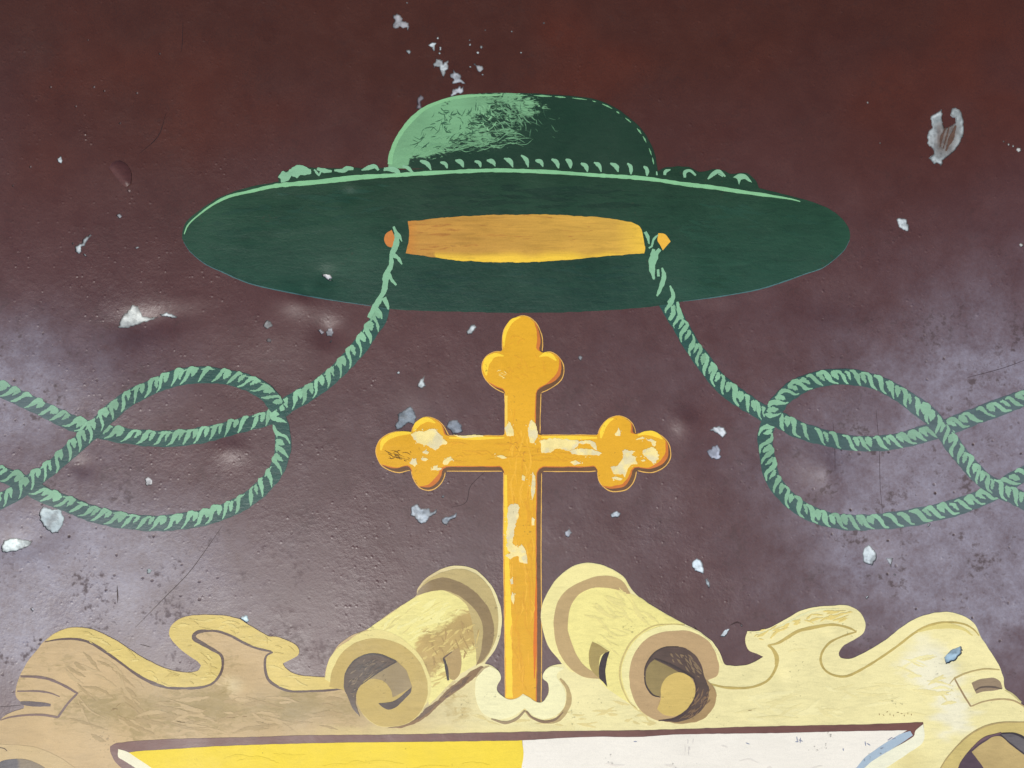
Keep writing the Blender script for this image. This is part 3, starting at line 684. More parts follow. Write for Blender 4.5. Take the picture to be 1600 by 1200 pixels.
for i, (p, w) in enumerate([([(236,212),(240,190),(272,178)],[2,3,.8]), ([(362,228),(362,195),(395,185),(430,215)],[1.8,2.6,2,1.2]), ([(505,238),(540,205),(575,190),(615,222)],[1,3,3,1]), ([(570,205),(600,222)],[.8,1]), ([(185,190),(187,213)],[1,1.6])]): zs(980, 220, 4, p, w, seed=50 + i)
patch('brush_stroke', Z(980, 220, 4, [(662,225),(700,203),(742,212),(765,235),(780,260),(762,255),(740,240),(712,245),(700,276),(688,240)]), 10, M_LIGHT, GREEN_L, hat, rag=.5, step=4)
stroke('brim_highlight', [(288,366),(293,353),(303,342),(330,321),(357,307),(390,299),(430,290),(495,284),(557,277),(620,273),(659,270.5),(738,266.5),(776,265.5),(817,266.5),(865,268.5),(928,273),(992,277),(1025,280.5),(1067,287),(1117,293),(1155,299),(1197,305),(1235,311),(1250,315)], [.8,1.8,2.6,3.8,3.9,3.2,3.0,2.8,2.8,2.7,3.0,2.9,3.0,2.7,.6], 11, M_LIGHT, c(134,192,142), hat, step=4, wob=.8, seed=3, label='pale green line along the upper edge of the brim')
# gold lining
LIN = [(637,346),(691,340),(757,336),(840,335),(897,337),(944,340),(982,346),(1000,354),(1005,370),(1008,386),(1006,396),(960,399),(881,406),(817,409.5),(770,409),(713,406.5),(665,400),(634,395.5),(639,372)]
def lin_col(x, y):
    t = np.clip((x - 640) / 370, 0, 1)[:, None]; b = np.clip((y - 392 + 8 * (vnoise(x, y, 30, 3) - .5)) / 10, 0, 1)[:, None] * (x > 680)[:, None]
    C = c(190, 138, 60) * (1 - t) + c(210, 166, 66) * t
    C = C * (0.86 + .28 * fbm(x, y, 70, 9, 3, 6))[:, None]
    e = np.clip(1 - np.abs(x - 640) / 14, 0, 1)[:, None]; C = C * (1 - .4 * e) + c(208, 124, 46) * .4 * e
    r = np.clip((x - 960) / 40, 0, 1)[:, None] * .6; b = np.maximum(b, r)
    return C * (1 - b) + c(244, 200, 62) * b
patch('lining', LIN, 7, M_LINING, lin_col, hat, smooth=True, wob=.7, rag=.4, step=4, dry=lambda x, y: np.clip(.42 - (x - 640) / 370 * .10 - (y > 392) * .2, 0, 1), col2=lambda x, y: np.tile(c(178, 122, 52), (len(x), 1)), label='ochre gold lining showing in the middle of the brim')
patch('lining_tab', [(611.7,359),(604,364),(599.6,373),(605,384),(613,387),(616,372)], 7, M_GOLD, c(206,130,66), hat, label='small orange tab at the left cord')
patch('lining_tab', [(1029,364),(1039,365.5),(1048,377),(1036,391),(1032,383),(1027,375)], 7, M_GOLD, c(236,182,66), hat, label='small yellow tab at the right cord')
# cord highlights over the brim
def zc(p, w, i, o=(580, 120, 3.158)): stroke('brush_stroke', Z(*o, p), w, 12, M_LIGHT, GREEN_L, hat, step=2.5, wob=1, seed=i, rag=.4)
zc([(110,738),(125,780),(122,830),(100,880),(98,930),(75,975),(65,1050),(40,1100),(10,1150),(-10,1190)], [1.4,4.4,4.2,3.4,3.6,4.4,4.0,4.6,4.6,3.4], 1)
for i, p in enumerate([[(120,770),(140,790),(152,812)],[(100,875),(130,892),(152,925)],[(85,970),(100,1000),(124,1028)],[(62,1090),(75,1115),(86,1148)],[(20,1140),(45,1165),(52,1195)]]): zc(p, [3.6,3.0,1.0], 60 + i)
for i, (p, w) in enumerate([([(1352,765),(1365,790),(1372,825)],[2,3,1]), ([(1415,780),(1395,800),(1385,835),(1370,845)],[1.2,1.8,1.8,1]), ([(1425,850),(1400,880),(1385,930),(1395,1000)],[3.2,6.0,5.4,1.2]), ([(1395,850),(1385,880)],[3,4]), ([(1435,942),(1445,985),(1430,1035),(1410,1082)],[2,3.6,3.4,1.4]), ([(1415,950),(1418,985)],[1.6,2]), ([(1475,1030),(1490,1080),(1475,1120),(1455,1152)],[1.4,3.4,3.2,1.4]), ([(1510,1110),(1520,1160),(1535,1195)],[2,3.2,3]), ([(1485,1130),(1490,1170),(1470,1200)],[2,4,2])]): zc(p, w, 80 + i)

# ------------------------------------------------------------------ cross
CROSS = ([(815,492.7),(826.7,495),(837,502.7),(845,517),(848.7,533),(847.7,550.7),(858.7,549),(870.7,554.7),(879,565),(882,578.7),(878.7,592),(868,602.7),(856,610),(846,614),(845,645),(844.5,679),
 (934,679),(936,671),(942.5,661),(952.5,653),(965,649),(977.5,652),(987.5,660),(992.5,669),(994,678),(1001,676),(1012.5,675),(1025,676),(1036,682),(1044,691),(1048,704),(1047.5,716),(1041,727.5),(1030,735),(1017.5,739),(1005,738),(995,735.6),
 (993.5,745),(989,756),(980,765),(970,768),(956,768.5),(944,762.5),(936,752.5),(933,741),(933,736.5),(921,737.5),(900,737.5),(847,737.5),(846,860),(847,1000),(846,1110),
 (789,1110),(788,1000),(786,860),(786.5,737),(696,737),(695,745),(690,755),(680,764),(669,767),(657.5,764),(649,755),(644,745),(642,736),(637.5,736),(625,739),(612.5,737),(600,731),(592.5,724),(587,710),(587.5,697.5),(594,686),(605,678),(619,674),(632.5,674),(642.5,676),
 (644,669),(650,660),(660,652.5),(670,651.5),(680,654),(689,660),(695,667.5),(699,675),(701,680),(788,680),(788.5,645),(788,614.7),(776,609),(762.7,598.7),(755,588),(752,576),(754,564),(761,554.7),(773,549),(784.7,548.7),(784,537),(785.3,521),(790.7,508),(800,498.7)])
def shrink(pts, f, step=3.0):
    P = spline(pts, step, corner=50); d = np.roll(P, -1, 0) - np.roll(P, 1, 0); d /= np.linalg.norm(d, axis=1)[:, None] + 1e-9
    N = np.stack([d[:, 1], -d[:, 0]], -1)        # outward for clockwise-on-screen order
    A = P + N; 
    if inside(A[:1, 0], A[:1, 1], P)[0]: N = -N
    amt = f(P, N); Q = P - N * amt[:, None]
    # smooth the shift a little, drop folded points
    Q = (np.roll(Q, 1, 0) + 2 * Q + np.roll(Q, -1, 0)) / 4
    dd = dist_poly(Q[:, 0], Q[:, 1], P); keep = dd < -(amt * 0.55) + .4
    return Q[keep]
def raw(name, P, level, mat, col, parent, step=5.0, holes=(), **kw):
    hl = [h for h in holes if inside(h[:, 0].mean(keepdims=True), h[:, 1].mean(keepdims=True), P)[0]]
    V, F = fill(P, hl, step); return make(name, V, F, [P] + hl, level, mat, col, parent, **kw)
P0 = wobble(spline(CROSS, 3.0, corner=50), .4, 2)
cross = raw('cross', P0, 2, M_GOLD, c(232, 182, 92), root, step=6, label='yellow budded cross standing on the scrollwork')
dvec = np.array([0.62, 0.78])
def lobe_side(N): return np.clip(N @ dvec, 0, 1)
PB = shrink(CROSS, lambda P, N: 1.3 + 0 * lobe_side(N))
raw('cross_shadow', PB, 3, M_LINE, c(106, 74, 46), cross, step=6, label='brown painted shadow edge along the right and underside of the cross')
LOBES = [(816,528,37),(776,578,27),(858,578,27),(612,706,29),(670,675,26),(669,742,27),(1022,707,30),(965,675,28),(963,742,29)]
def edge_in(N): return 1.2 + 9.6 * np.clip(N @ np.array([0.66, 0.75]) - 0.02, 0, 1) ** .75 + 1.2 * np.clip(N[:, 0] - .3, 0, 1)
def on_lobe(P):
    m = np.zeros(len(P))
    for a, b, r_ in LOBES: m = np.maximum(m, np.clip((r_ + 4 - np.hypot(P[:, 0] - a, P[:, 1] - b)) / 6, 0, 1))
    return m
PG = shrink(CROSS, lambda P, N: edge_in(N) + 1.6 * on_lobe(P) * np.clip(N @ np.array([0.66, 0.75]), 0, 1))
PO = shrink(CROSS, lambda P, N: np.maximum(1.3, edge_in(N) - 1.4 - 3.4 * on_lobe(P) * np.clip(N @ np.array([0.8, 0.6]), 0, 1)))
def orange_col(x, y): return np.tile(c(206, 120, 54), (len(x), 1)) * (0.9 + .2 * vnoise(x, y, 12, 4))[:, None]
def gold_col(x, y):
    C = c(230, 172, 40) * (0.95 + .1 * fbm(x, y, 60, 4, 3))[:, None]
    return C
raw('cross_shade', wobble(PO, .6, 3), 4, M_GOLD, orange_col, cross, step=6, label='orange painted shade inside the edge of the cross')
raw('cross_face', wobble(PG, .5, 4), 5, M_GOLD, gold_col, cross, step=5, label='golden yellow face of the cross')
YEL = c(252, 212, 62)
def hl(p, w, i, o=(0, 0, 1), col=YEL): stroke('cross_highlight', Z(*o, p), w, 7, M_GOLD, col, cross, step=3, wob=.5, seed=i)
hl([(700,112),(600,160),(540,250),(510,350),(505,465)], [.8,3.2,3.0,2.6,.6], 1, (720,480,7.5))
hl([(505,570),(400,560),(320,620),(290,700),(300,800)], [.8,3.6,5.2,4.6,1], 2, (720,480,7.5))
hl([(920,580),(1000,550),(1060,570),(1120,625)], [.8,3.2,3.4,1.0], 3, (720,480,7.5))
hl([(200,590),(230,480),(330,410),(440,380),(580,372)], [1,3.6,3.8,3.2,1.4], 4, (570,630,8))
hl([(610,350),(650,270),(720,220),(790,205),(880,245)], [1.2,4.2,4.4,3.2,1], 5, (570,630,8))
hl([(312,440),(325,360),(360,280),(410,220),(470,190)], [1,3.4,3.6,3.0,1], 6, (900,630,8))
hl([(770,400),(850,375),(940,375),(1020,405),(1080,450)], [.8,2.6,4.2,3.8,.8], 7, (900,630,8))
hl([(846,683),(880,684),(933,684)], [1.6,3.4,1.4], 8); hl([(702,684),(750,684.5),(788,684)], [1.4,2.8,1], 9)
hl([(791,618),(791,645),(791,678)], [2.0,2.2,1.2], 10, col=c(246,206,84)); hl([(790,742),(791,840),(794,940),(796,1090)], [2.2,3.2,5.2,5.0], 11)
stroke('cross_shade', [(838,900),(837,960),(836,1010),(835,1060)], [.5,2.4,2.8,.6], 7, M_GOLD, c(222,120,40), cross, seed=5)
# cream patches where the gold has worn off
CREAM_W = c(246, 226, 150)
def worn(p, i, rag=1.0, col=CREAM_W, lev=9):
    def wc(x, y):
        n = fbm(x, y, 10, 90 + i, 2)[:, None]; gth = np.clip((fbm(x, y, 13, 190 + i, 3)[:, None] - .46) * 7, 0, 1) * .6
        return (0.88 + .22 * n) * (col * (1 - gth) + c(214, 206, 176) * gth)
    A = np.array(p, float); size = np.ptp(A, axis=0).max()
    P = spline(p, 1.3, corner=40); P = ragged(P, rag * 1.3, i, 2.6); P = ragged(P, rag * .7, i + 9, 1.3)
    V, F = fill(P, [], 2.6)
    make('worn_patch', V, F, [P], lev, M_WHITE, wc, cross)
    g = random.Random(i * 7 + 1)
    for k in range(int(size / 7)):
        a = P[g.randrange(len(P))]; d = g.uniform(1.5, 5); an = g.uniform(0, 6.28); x = a[0] + d * math.cos(an); y = a[1] + d * math.sin(an)
        if not inside(np.array([x]), np.array([y]), PG)[0]: continue
        Q = np.array(chip_outline(x, y, g.uniform(.6, 1.7), g.uniform(.5, 1.2), i * 31 + k, g.uniform(0, 180), 7))
        specks.append((np.concatenate([Q, Q.mean(0, keepdims=True)]), np.array([(q_, (q_ + 1) % 7, 7) for q_ in range(7)]), Q))
specks = []
q8 = lambda p: Z(570, 630, 8, p); r8 = lambda p: Z(900, 630, 8, p); t3 = lambda p: Z(560, 480, 3.0769, p)
worn(q8([(580,400),(640,360),(740,345),(850,320),(900,350),(960,420),(1030,470),(1020,505),(950,520),(910,585),(850,570),(770,520),(700,515),(620,460)]), 1)
worn(q8([(720,610),(760,588),(805,610),(790,635),(730,630)]), 2, .6); worn(q8([(705,690),(760,680),(800,705),(750,725),(710,715)]), 3, .6)
worn(q8([(560,750),(590,690),(640,690),(655,760),(620,790)]), 4, .8); worn(q8([(975,740),(1010,690),(1070,672),(1110,695),(1060,735),(1030,770),(985,765)]), 5, .8)
worn(q8([(815,850),(870,780),(905,775),(910,800),(965,815),(920,840),(850,835)]), 6, .8)
worn(r8([(830,620),(870,570),(940,548),(1010,590),(1040,650),(1000,740),(960,750),(900,690),(860,665)]), 7); worn(r8([(880,460),(940,445),(1000,480),(985,540),(950,530),(940,485)]), 8, .6)
worn(r8([(575,590),(640,575),(660,600),(740,590),(700,640),(740,690),(765,765),(690,770),(640,840),(620,925),(560,890),(470,890),(430,800),(520,780),(580,700),(590,640)]), 9)
worn(r8([(480,390),(515,350),(530,300),(555,370),(550,410),(500,405)]), 10, .5); worn(r8([(445,935),(480,920),(580,940),(560,965),(480,950)]), 11, .5); worn(r8([(810,715),(850,700),(870,718),(830,728)]), 12, .3); worn(r8([(740,455),(820,420),(865,435),(800,455)]), 13, .4)
worn(t3([(875,640),(940,630),(1060,640),(1055,670),(1010,690),(960,680),(920,700),(880,700)]), 14, .8); worn(t3([(1015,690),(1060,680),(1130,685),(1170,700),(1160,712),(1080,710),(1030,708)]), 15, .6)
worn(t3([(1055,648),(1100,640),(1140,650),(1150,690),(1130,680),(1110,655),(1070,658)]), 16, .6); worn(t3([(1018,745),(1045,735),(1070,752),(1040,760)]), 17, .4)
worn(t3([(815,590),(830,540),(850,560),(862,610),(845,655),(825,650),(820,620)]), 18, .6); worn(t3([(705,580),(725,550),(745,590),(745,620),(715,620)]), 19, .6)
worn(t3([(718,960),(745,945),(772,950),(770,1000),(755,1050),(740,1130),(760,1150),(790,1160),(805,1190),(780,1200),(740,1195),(715,1150),(715,1030)]), 20, .9)
worn(t3([(838,790),(850,820),(848,890),(835,930),(830,880),(835,830)]), 21, .5); worn(t3([(835,1010),(848,1020),(845,1050),(832,1050)]), 22, .4); worn(t3([(662,715),(690,712),(715,725),(690,728)]), 23, .3)
worn(t3([(455,612),(500,618),(560,614),(600,617),(600,622),(500,628)]), 24, .3); worn([(789,868),(802,862),(815,850),(822,862),(820,880),(812,878),(810,866),(797,874)], 25, .5); worn([(797,905),(801,903),(802,912),(798,913)], 26, .3)
worn([(800,925),(804,930),(803,945),(799,938)], 27, .4, lev=9); worn([(815,870),(823,866),(824,880),(818,880)], 28, .4)
worn([(816,742),(821,745),(820,752),(815,750)], 29, .3)

merged('worn_speck', specks, 9, M_WHITE, CREAM_W, cross, kind='stuff', label='small cream specks where the gold has flaked')
# ------------------------------------------------------------------ scrollwork frame
BODY = [(-150,1150),(-60,1140),(0,1127),(8,1120),(22,1109),(45,1102),(46,1099),(40,1092),(34,1085),(32,1075),(35,1062),(40,1050),(50,1030),(65,1012),(77,997),(90,987),(107,979),(130,976.5),(150,980),(170,989),(190,1000),(212,1015),(237,1030),(262,1042),(282,1047),(300,1048),(312,1045),(316,1037),(310,1030),(295,1020),(280,1007),(270,995),(267,985),(272,974),(285,964),(305,959.5),(330,959),(355,961),(375,966),(390,975),(410,987),(422,993),(435,994.5),(450,1000),(462,1006),(468,1015),(466,1022.5),(455,1029),(442.5,1035),(446,1042),(457.5,1050),(475,1055),(507.5,1057),(510,1042),(517.5,1025),(530,1007),(550,992.5),(575,982),
 (610,957),(650,931),(652,921),(662,907),(680,894),(700,886),(720,884),(740,889),(757,902),(772,922),(781,945),(784,967),(782,990),(775,1012),(765,1027),(757,1037),(770,1041),(780,1050),(783,1060),(777,1070),(777,1080),(787,1089),(795,1092),(807,1091),(817,1084),(825,1089),(840,1097),(850,1095),(857,1082),(856,1067),(849,1060),(850,1050),(860,1041),(878,1037),(870,1027),(857,1010),(849,987),(845,965),(847,945),(855,927),(865,910),(880,895),(897,884),(917,879.5),(940,882.5),(960,891),(975,902),(985,917.5),(997,931),(1035,956),(1070,975),(1090,985),(1110,1000),(1120,1012),(1127,1025),(1132,1037.5),(1145,1040),(1165,1039),(1182,1032),(1192,1026),(1182,1021),(1170,1016),(1165,1007),(1164,997),(1167.5,986),(1185,985),(1205,979),(1230,965),(1250,954),(1275,947.5),(1310,944.5),(1327,946),(1342,956),(1350,972),(1347,987),(1335,997),(1317,1007),(1309,1019),(1312,1026),(1325,1028),(1342,1022),(1360,1012),(1385,995),(1410,975),(1435,961),(1460,954.5),(1480,954),(1500,960),(1517,972),(1527,992),(1542,1015),(1555,1037),(1562,1055),(1565,1072),(1577,1080),(1590,1095),(1600,1105),(1660,1130),(1750,1150),(1750,1330),(-150,1330)]
TAN = c(198, 170, 124); OLIVE = c(160, 142, 98); CREAM = c(237, 226, 166); PALE = c(238, 233, 205)
def soft(x, y, poly, w): return np.clip(0.5 - dist_poly(x, y, np.array(poly, float)) / w, 0, 1)[:, None]
def body_col(x, y):
    n = fbm(x, y, 60, 41, 4); n2 = fbm(x, y, 26, 43, 3, 9)
    xx = x + 90 * (n - .5)
    t = np.clip((xx - 560) / 240, 0, 1)[:, None]
    left = TAN * (0.88 + .26 * n)[:, None]
    ol = np.clip(1 - np.abs(y - 1105 - 20 * (n - .5)) / 45, 0, 1)[:, None] * np.clip((xx - 100) / 80, 0, 1)[:, None] * (0.5 + .6 * n2)[:, None]
    left = left * (1 - ol * .65) + OLIVE * ol * .65
    right = CREAM * (0.93 + .12 * n)[:, None]
    C = left * (1 - t) + right * t
    yel = np.clip((y - 1128 + 20 * (n2 - .5)) / 16, 0, 1)[:, None] * np.clip((x - 430 + 100 * (n - .5)) / 160, 0, 1)[:, None] * (x < 900)[:, None]
    C = C * (1 - .5 * yel) + c(226, 208, 136) * .5 * yel
    sp = .85 * soft(x + 60 * (n2 - .5), y + 60 * (n - .5), [(1405,1018),(1425,1003),(1455,998),(1475,1030),(1492,1060),(1512,1110),(1505,1145),(1470,1165),(1460,1120),(1440,1075),(1418,1045)], 26)
    C = C * (1 - sp) + PALE * sp
    b = np.clip(1 - np.hypot((x - 362) / 26, (y - 1068) / 20), 0, 1)[:, None]
    C = C * (1 - .6 * b) + c(222, 206, 160) * .6 * b
    sh = np.clip((1470 - np.abs(x - 1455) * 0 - x) / 60, 0, 1)[:, None] * np.clip((x - 1380) / 40, 0, 1)[:, None] * np.clip((y - 1150) / 30, 0, 1)[:, None]
    C = C * (1 - .4 * sh) + c(196, 176, 104) * .4 * sh
    return C
def body_dry(x, y):
    n = fbm(x, y, 60, 141, 3)
    v = .18 + .30 * np.exp(-((y - 1108) / 34) ** 2) * (x > 90) * (x < 560) + .22 * np.clip((n - .5) * 4, 0, 1) * (x < 560)
    v = np.where(x > 700, .10 + .10 * (n > .6) + .25 * np.exp(-((x - 725) / 30) ** 2 - ((y - 1118) / 12) ** 2), v)
    v += .3 * np.exp(-((x - 705) / 30) ** 2 - ((y - 1085) / 26) ** 2)
    return np.clip(v, 0, .8)
def body_2(x, y):
    t = np.clip((x - 560) / 240, 0, 1)[:, None]
    return c(166, 144, 96) * (1 - t) + c(206, 184, 118) * t
frame = patch('scroll_frame', BODY, 7, M_BODY, body_col, root, holes=HOLES, wob=.5, step=4, dry=body_dry, col2=body_2, label='cream and tan scrollwork frame with two rolled ends')
# raised edge band of the left and right scrollwork
L1 = [(77,999),(100,995),(125,995),(145,1000),(165,1012),(190,1030),(215,1049),(237,1062),(262,1071),(287,1073),(315,1072),(335,1065),(347,1050),(350,1035),(347,1022),(332,1012),(315,1002),(305,995),(309,987),(322,984),(342,985),(362,992),(380,1002),(400,1011),(425,1017)]
L2 = [(427,1018),(417,1024),(415,1040),(420,1060),(435,1072),(455,1079),(487,1079),(512,1078),(540,1075)]
bi = BODY.index((77,997)); be = BODY.index((507.5,1057))
bandL = [(79,998)] + [(x, y + .6) for x, y in BODY[bi+1:be]] + [(508,1058),(540,1062)] + L2[::-1] + L1[::-1][:-1]
BAND_L = c(218, 194, 112)
def bandl_col(x, y): return BAND_L * (0.9 + .22 * fbm(x, y, 40, 47, 3))[:, None]
patch('edge_band', bandL, 8, M_CREAM, bandl_col, frame, holes=HOLES, wob=.3, step=5, label='yellow edge band of the left scrollwork')
R1 = [(1108,1068),(1120,1071),(1135,1074),(1165,1074.5),(1185,1070),(1202,1060),(1212,1042),(1214,1025),(1206,1012),(1199,1008)]
R2 = [(1199,1008),(1215,1004),(1230,995),(1247,985),(1272,979),(1297,975),(1315,977),(1330,982),(1336,986)]
R3 = [(1336,986),(1317,992),(1297,1002),(1285,1015),(1281,1030),(1287,1045),(1302,1054),(1322,1055),(1347,1043),(1375,1025),(1400,1007),(1425,987),(1450,974),(1475,969.5),(1500,972),(1515,980),(1524,990)]
BROWN_LN = c(84, 60, 52); OL_LN = c(190, 168, 96)
def line(p, w, col, i, name='contour_line', lev=9, par=None): stroke(name, p, w, lev, M_LINE, col, par or frame, step=4, wob=.7, seed=i, rag=.12)
line(L1, [.9,1.8,2.2,1.7,2.6,1.9,1.7,1.8,3.4,1.6,2.2,1.4], BROWN_LN, 1); line(L2, [1.4,2.4,2.0,1.6,1.7,1.4], BROWN_LN, 2)
line([(305,992),(309,999),(318,1003)], [2.0,3.4,1.0], BROWN_LN, 3)
line([(40,1052),(65,1053),(85,1057),(107,1067),(127,1079),(112,1095),(97,1116)], [1.8,2.1,2.0,1.8,1.6,1.8,1.6], c(112,88,82), 4)
line([(97,1116),(75,1112),(50,1112),(25,1115),(9,1120)], [1.8,2,1.6,1.4,.7], c(118,92,82), 5); line([(35,1075),(65,1075),(85,1078),(100,1084)], [1,1.3,1.3,.6], c(112,88,82), 6)
line([(40,1093),(60,1095),(78,1096),(86,1097)], [2.2,4.0,3.8,2.0], c(92,78,80), 7, 'dark_slot')
line(R1, [1.2,2,2,1.8,2.2,1.2], OL_LN, 8); line(R2, [1.2,2.2,2.6,2.6,2,1], OL_LN, 9); line(R3, [1,1.5,1.8,1.7,1.8,1.6,1.6,1.8,1.8,1.4,.8], OL_LN, 10)
line([(1199,1008),(1207,1014),(1212,1026),(1211,1038)], [1,2.4,2.6,1], OL_LN, 13)
line([(1487,1057),(1507,1048),(1533,1042),(1556,1043)], [1.4,1.2,1.2,1], c(186,166,110), 11); line([(1487,1057),(1497,1075),(1504,1087),(1513,1101)], [1,1.4,1.2,1.2], c(160,136,98), 12)
line([(1513,1101),(1533,1093),(1560,1089),(1580,1092),(1596,1101)], [.8,1.1,1.3,1.3,1], c(176,152,108), 14); line([(1487,1057),(1480,1066)], [1,.5], c(186,166,110), 15)
line([(1565,1075),(1577,1082),(1590,1094)], [1,1.5,1], c(196,184,130), 16)
patch('dark_slot', [(1513,1064),(1527,1058),(1547,1056),(1557,1061),(1561,1072),(1553,1075),(1533,1077),(1521,1081),(1517,1073)], 9, M_LINE, c(150,130,104), frame, label='brown slot in the right clasp')
line([(1519,1076),(1527,1071),(1544,1070),(1560,1073)], [.8,1.2,1.5,.8], c(98,84,74), 17, lev=11)
# faint brushed bands in the right scrollwork edge
def soft_line(p, w, col, i): stroke('brush_stroke', p, w, 9, M_CREAM, col, frame, step=5, wob=.8, seed=i, rag=.3)
soft_line([(1180,989),(1205,984),(1232,971),(1252,960),(1278,952),(1310,950)], [.6,1.3,1.6,1.5,.6], c(226,222,170), 1)
soft_line([(1430,985),(1452,978),(1478,975),(1500,980),(1514,990)], [.8,3.4,3.8,2.6,.8], c(222,206,130), 2)
soft_line([(1545,1195),(1545,1195.5)], [.1,.1], CREAM, 3)
# --- left roll
q = lambda p: Z(480, 860, 4, p)
KH = c(190, 170, 112); SHB = c(140, 118, 80); CYL = c(236, 224, 142)
def cyl_base(x, y): return CYL * (0.94 + .12 * fbm(x, y, 30, 71, 4))[:, None]
def cyl_2(x, y): return c(190, 162, 98) * (0.85 + .3 * fbm(x, y, 22, 72, 4))[:, None]
def cyl_dry(x, y):
    d = (x - 575) * .56 + (y - 982) * .83      # across the roll
    v = .12 + .62 * np.exp(-((d - 88) / 30) ** 2) * np.clip((x - 640) / 30, .55, 1)
    v += .55 * np.exp(-((x - 664) / 16) ** 2 - ((y - 1020) / 36) ** 2)
    v += .22 * np.exp(-((x - 725) / 26) ** 2 - ((y - 985) / 34) ** 2)
    return np.clip(v, 0, 1)
patch('rolled_end', q([(375,492),(520,395),(680,290),(800,250),(880,255),(960,290),(1030,350),(1080,420),(1098,500),(1088,600),(1060,705),(950,775),(870,855),(760,965),(735,800),(660,660),(550,575)]), 9, M_ROLL, cyl_base, frame, wob=.5, step=4, dry=cyl_dry, col2=cyl_2, label='left rolled end shaped like a tube, lit on its upper side')
patch('roll_rim', q([(690,262),(740,195),(830,142),(950,115),(1050,145),(1120,205),(1168,290),(1192,400),(1188,520),(1152,615),(1105,690),(1060,715),(1050,600),(1000,350),(850,250)]), 10, M_CREAM, lambda x, y: KH * (0.92 + .18 * fbm(x, y, 40, 73, 3))[:, None], frame, label='khaki flared rim of the left rolled end')
patch('roll_shadow', q([(682,282),(700,245),(770,188),(860,170),(960,200),(1050,260),(1120,340),(1160,430),(1168,520),(1150,605),(1110,672),(1055,720),(1085,640),(1096,560),(1098,490),(1080,420),(1030,350),(960,290),(880,255),(800,250),(740,265)]), 11, M_CREAM, lambda x, y: SHB * (0.9 + .25 * fbm(x, y, 30, 75, 3))[:, None] + np.clip((650 + 25 - x) / 25, 0, 1)[:, None] * .08, frame, rag=.3, label='brown painted shadow inside the left rim')
patch('roll_shadow', q([(625,1082),(750,990),(880,870),(1000,775),(1085,722),(1110,735),(1040,800),(950,870),(850,945),(760,1025),(700,1070),(600,1105),(500,1112)]), 9, M_CREAM, lambda x, y: c(136, 108, 76) * (0.85 + .4 * fbm(x, y, 30, 79, 3))[:, None], frame, rag=.6, wob=1.2, label='brown shadow cast in paint under the left rolled end')
RING = [(112,800),(130,705),(180,620),(260,560),(330,515),(420,492),(520,510),(620,570),(700,650),(750,740),(775,840),(760,930),(735,970),(690,1035),(620,1082),(520,1102),(430,1088),(360,1035),(318,960),(300,880),(200,850)]
patch('scroll_ring', q(RING), 11, M_CREAM, c(230, 214, 138), frame, label='pale edge of the left scroll')
FACE = [(140,850),(155,760),(180,700),(225,630),(300,575),(400,547),(520,560),(620,610),(700,690),(742,780),(755,880),(735,960),(690,1030),(620,1080),(520,1100),(430,1086),(360,1032),(318,960),(305,890),(235,870)]
patch('scroll_face', q(FACE), 12, M_CREAM, lambda x, y: c(196, 170, 98) * (0.94 + .12 * fbm(x, y, 40, 81, 3))[:, None], frame, label='ochre end face of the left scroll')
patch('scroll_hollow', q([(232,860),(238,760),(285,695),(365,650),(450,648),(560,688),(480,735),(395,785),(335,840),(308,900),(305,960),(330,1035),(285,985),(255,910)]), 13, M_LINE, lambda x, y: c(84, 66, 52) * (0.8 + .45 * fbm(x, y, 26, 83, 3))[:, None] + np.clip((y - 1085) / 30, 0, 1)[:, None] * .06, frame, rag=.4, label='dark brown hollow of the left scroll')
patch('scroll_inside', q([(562,690),(620,750),(655,850),(600,882),(535,915),(525,870),(480,815),(420,800),(390,805),(400,780),(480,735)]), 14, M_CREAM, lambda x, y: c(158, 138, 100) * (0.9 + .25 * fbm(x, y, 26, 85, 3))[:, None], frame)
patch('scroll_hollow', q([(448,953),(530,942),(590,905),(652,850),(645,890),(600,935),(560,975),(510,992),(470,975)]), 15, M_LINE, c(66, 48, 40), frame)
line(q([(238,770),(290,693),(370,650),(455,650),(555,690)]), [.8,1.4,1.2,1.5,1.2], c(62,50,44), 21, lev=15); line(q([(340,835),(450,755),(560,692)]), [.5,1.2,1.0], c(62,50,44), 22, lev=16)
patch('arrow_slit', q([(868,662),(905,630),(948,605),(965,680),(955,770),(920,808),(892,802)]), 11, M_CREAM, c(178, 150, 98), frame)
line(q([(852,672),(868,720),(882,810)]), [1.4,2.6,1.8], c(58,46,42), 23, lev=13); line(q([(852,672),(905,632)]), [1.2,.5], c(96,74,56), 24, lev=13)
# --- right roll
q = lambda p: Z(720, 860, 4, p); q2 = lambda p: Z(960, 900, 4, p)
patch('roll_rim', q([(655,722),(600,668),(552,600),(518,510),(503,420),(512,340),(542,270),(582,200),(642,142),(712,98),(790,82),(880,93),(960,128),(1018,172),(1058,232),(1000,240),(870,200),(700,260),(640,400),(660,600),(760,740),(700,760)]), 9, M_CREAM, lambda x, y: c(240, 228, 156) * (0.95 + .1 * fbm(x, y, 30, 87, 3))[:, None], frame, label='pale flared rim of the right rolled end')
patch('rolled_end', q([(760,740),(660,600),(640,400),(690,280),(800,220),(960,235),(1062,270),(1110,290),(1260,387),(1398,462),(1300,500),(1150,560),(1060,660),(1010,800),(1060,960),(900,850),(860,800)]), 9, M_CREAM, lambda x, y: CYL * (0.98 + .1 * fbm(x, y, 30, 89, 3))[:, None] * (1 - .12 * np.clip(((x - 985) * .5 - (y - 917) * .86 + 20) / 14, 0, 1)[:, None] * np.clip((x - 960) / 30, 0, 1)[:, None]), frame, label='right rolled end shaped like a pale yellow tube')
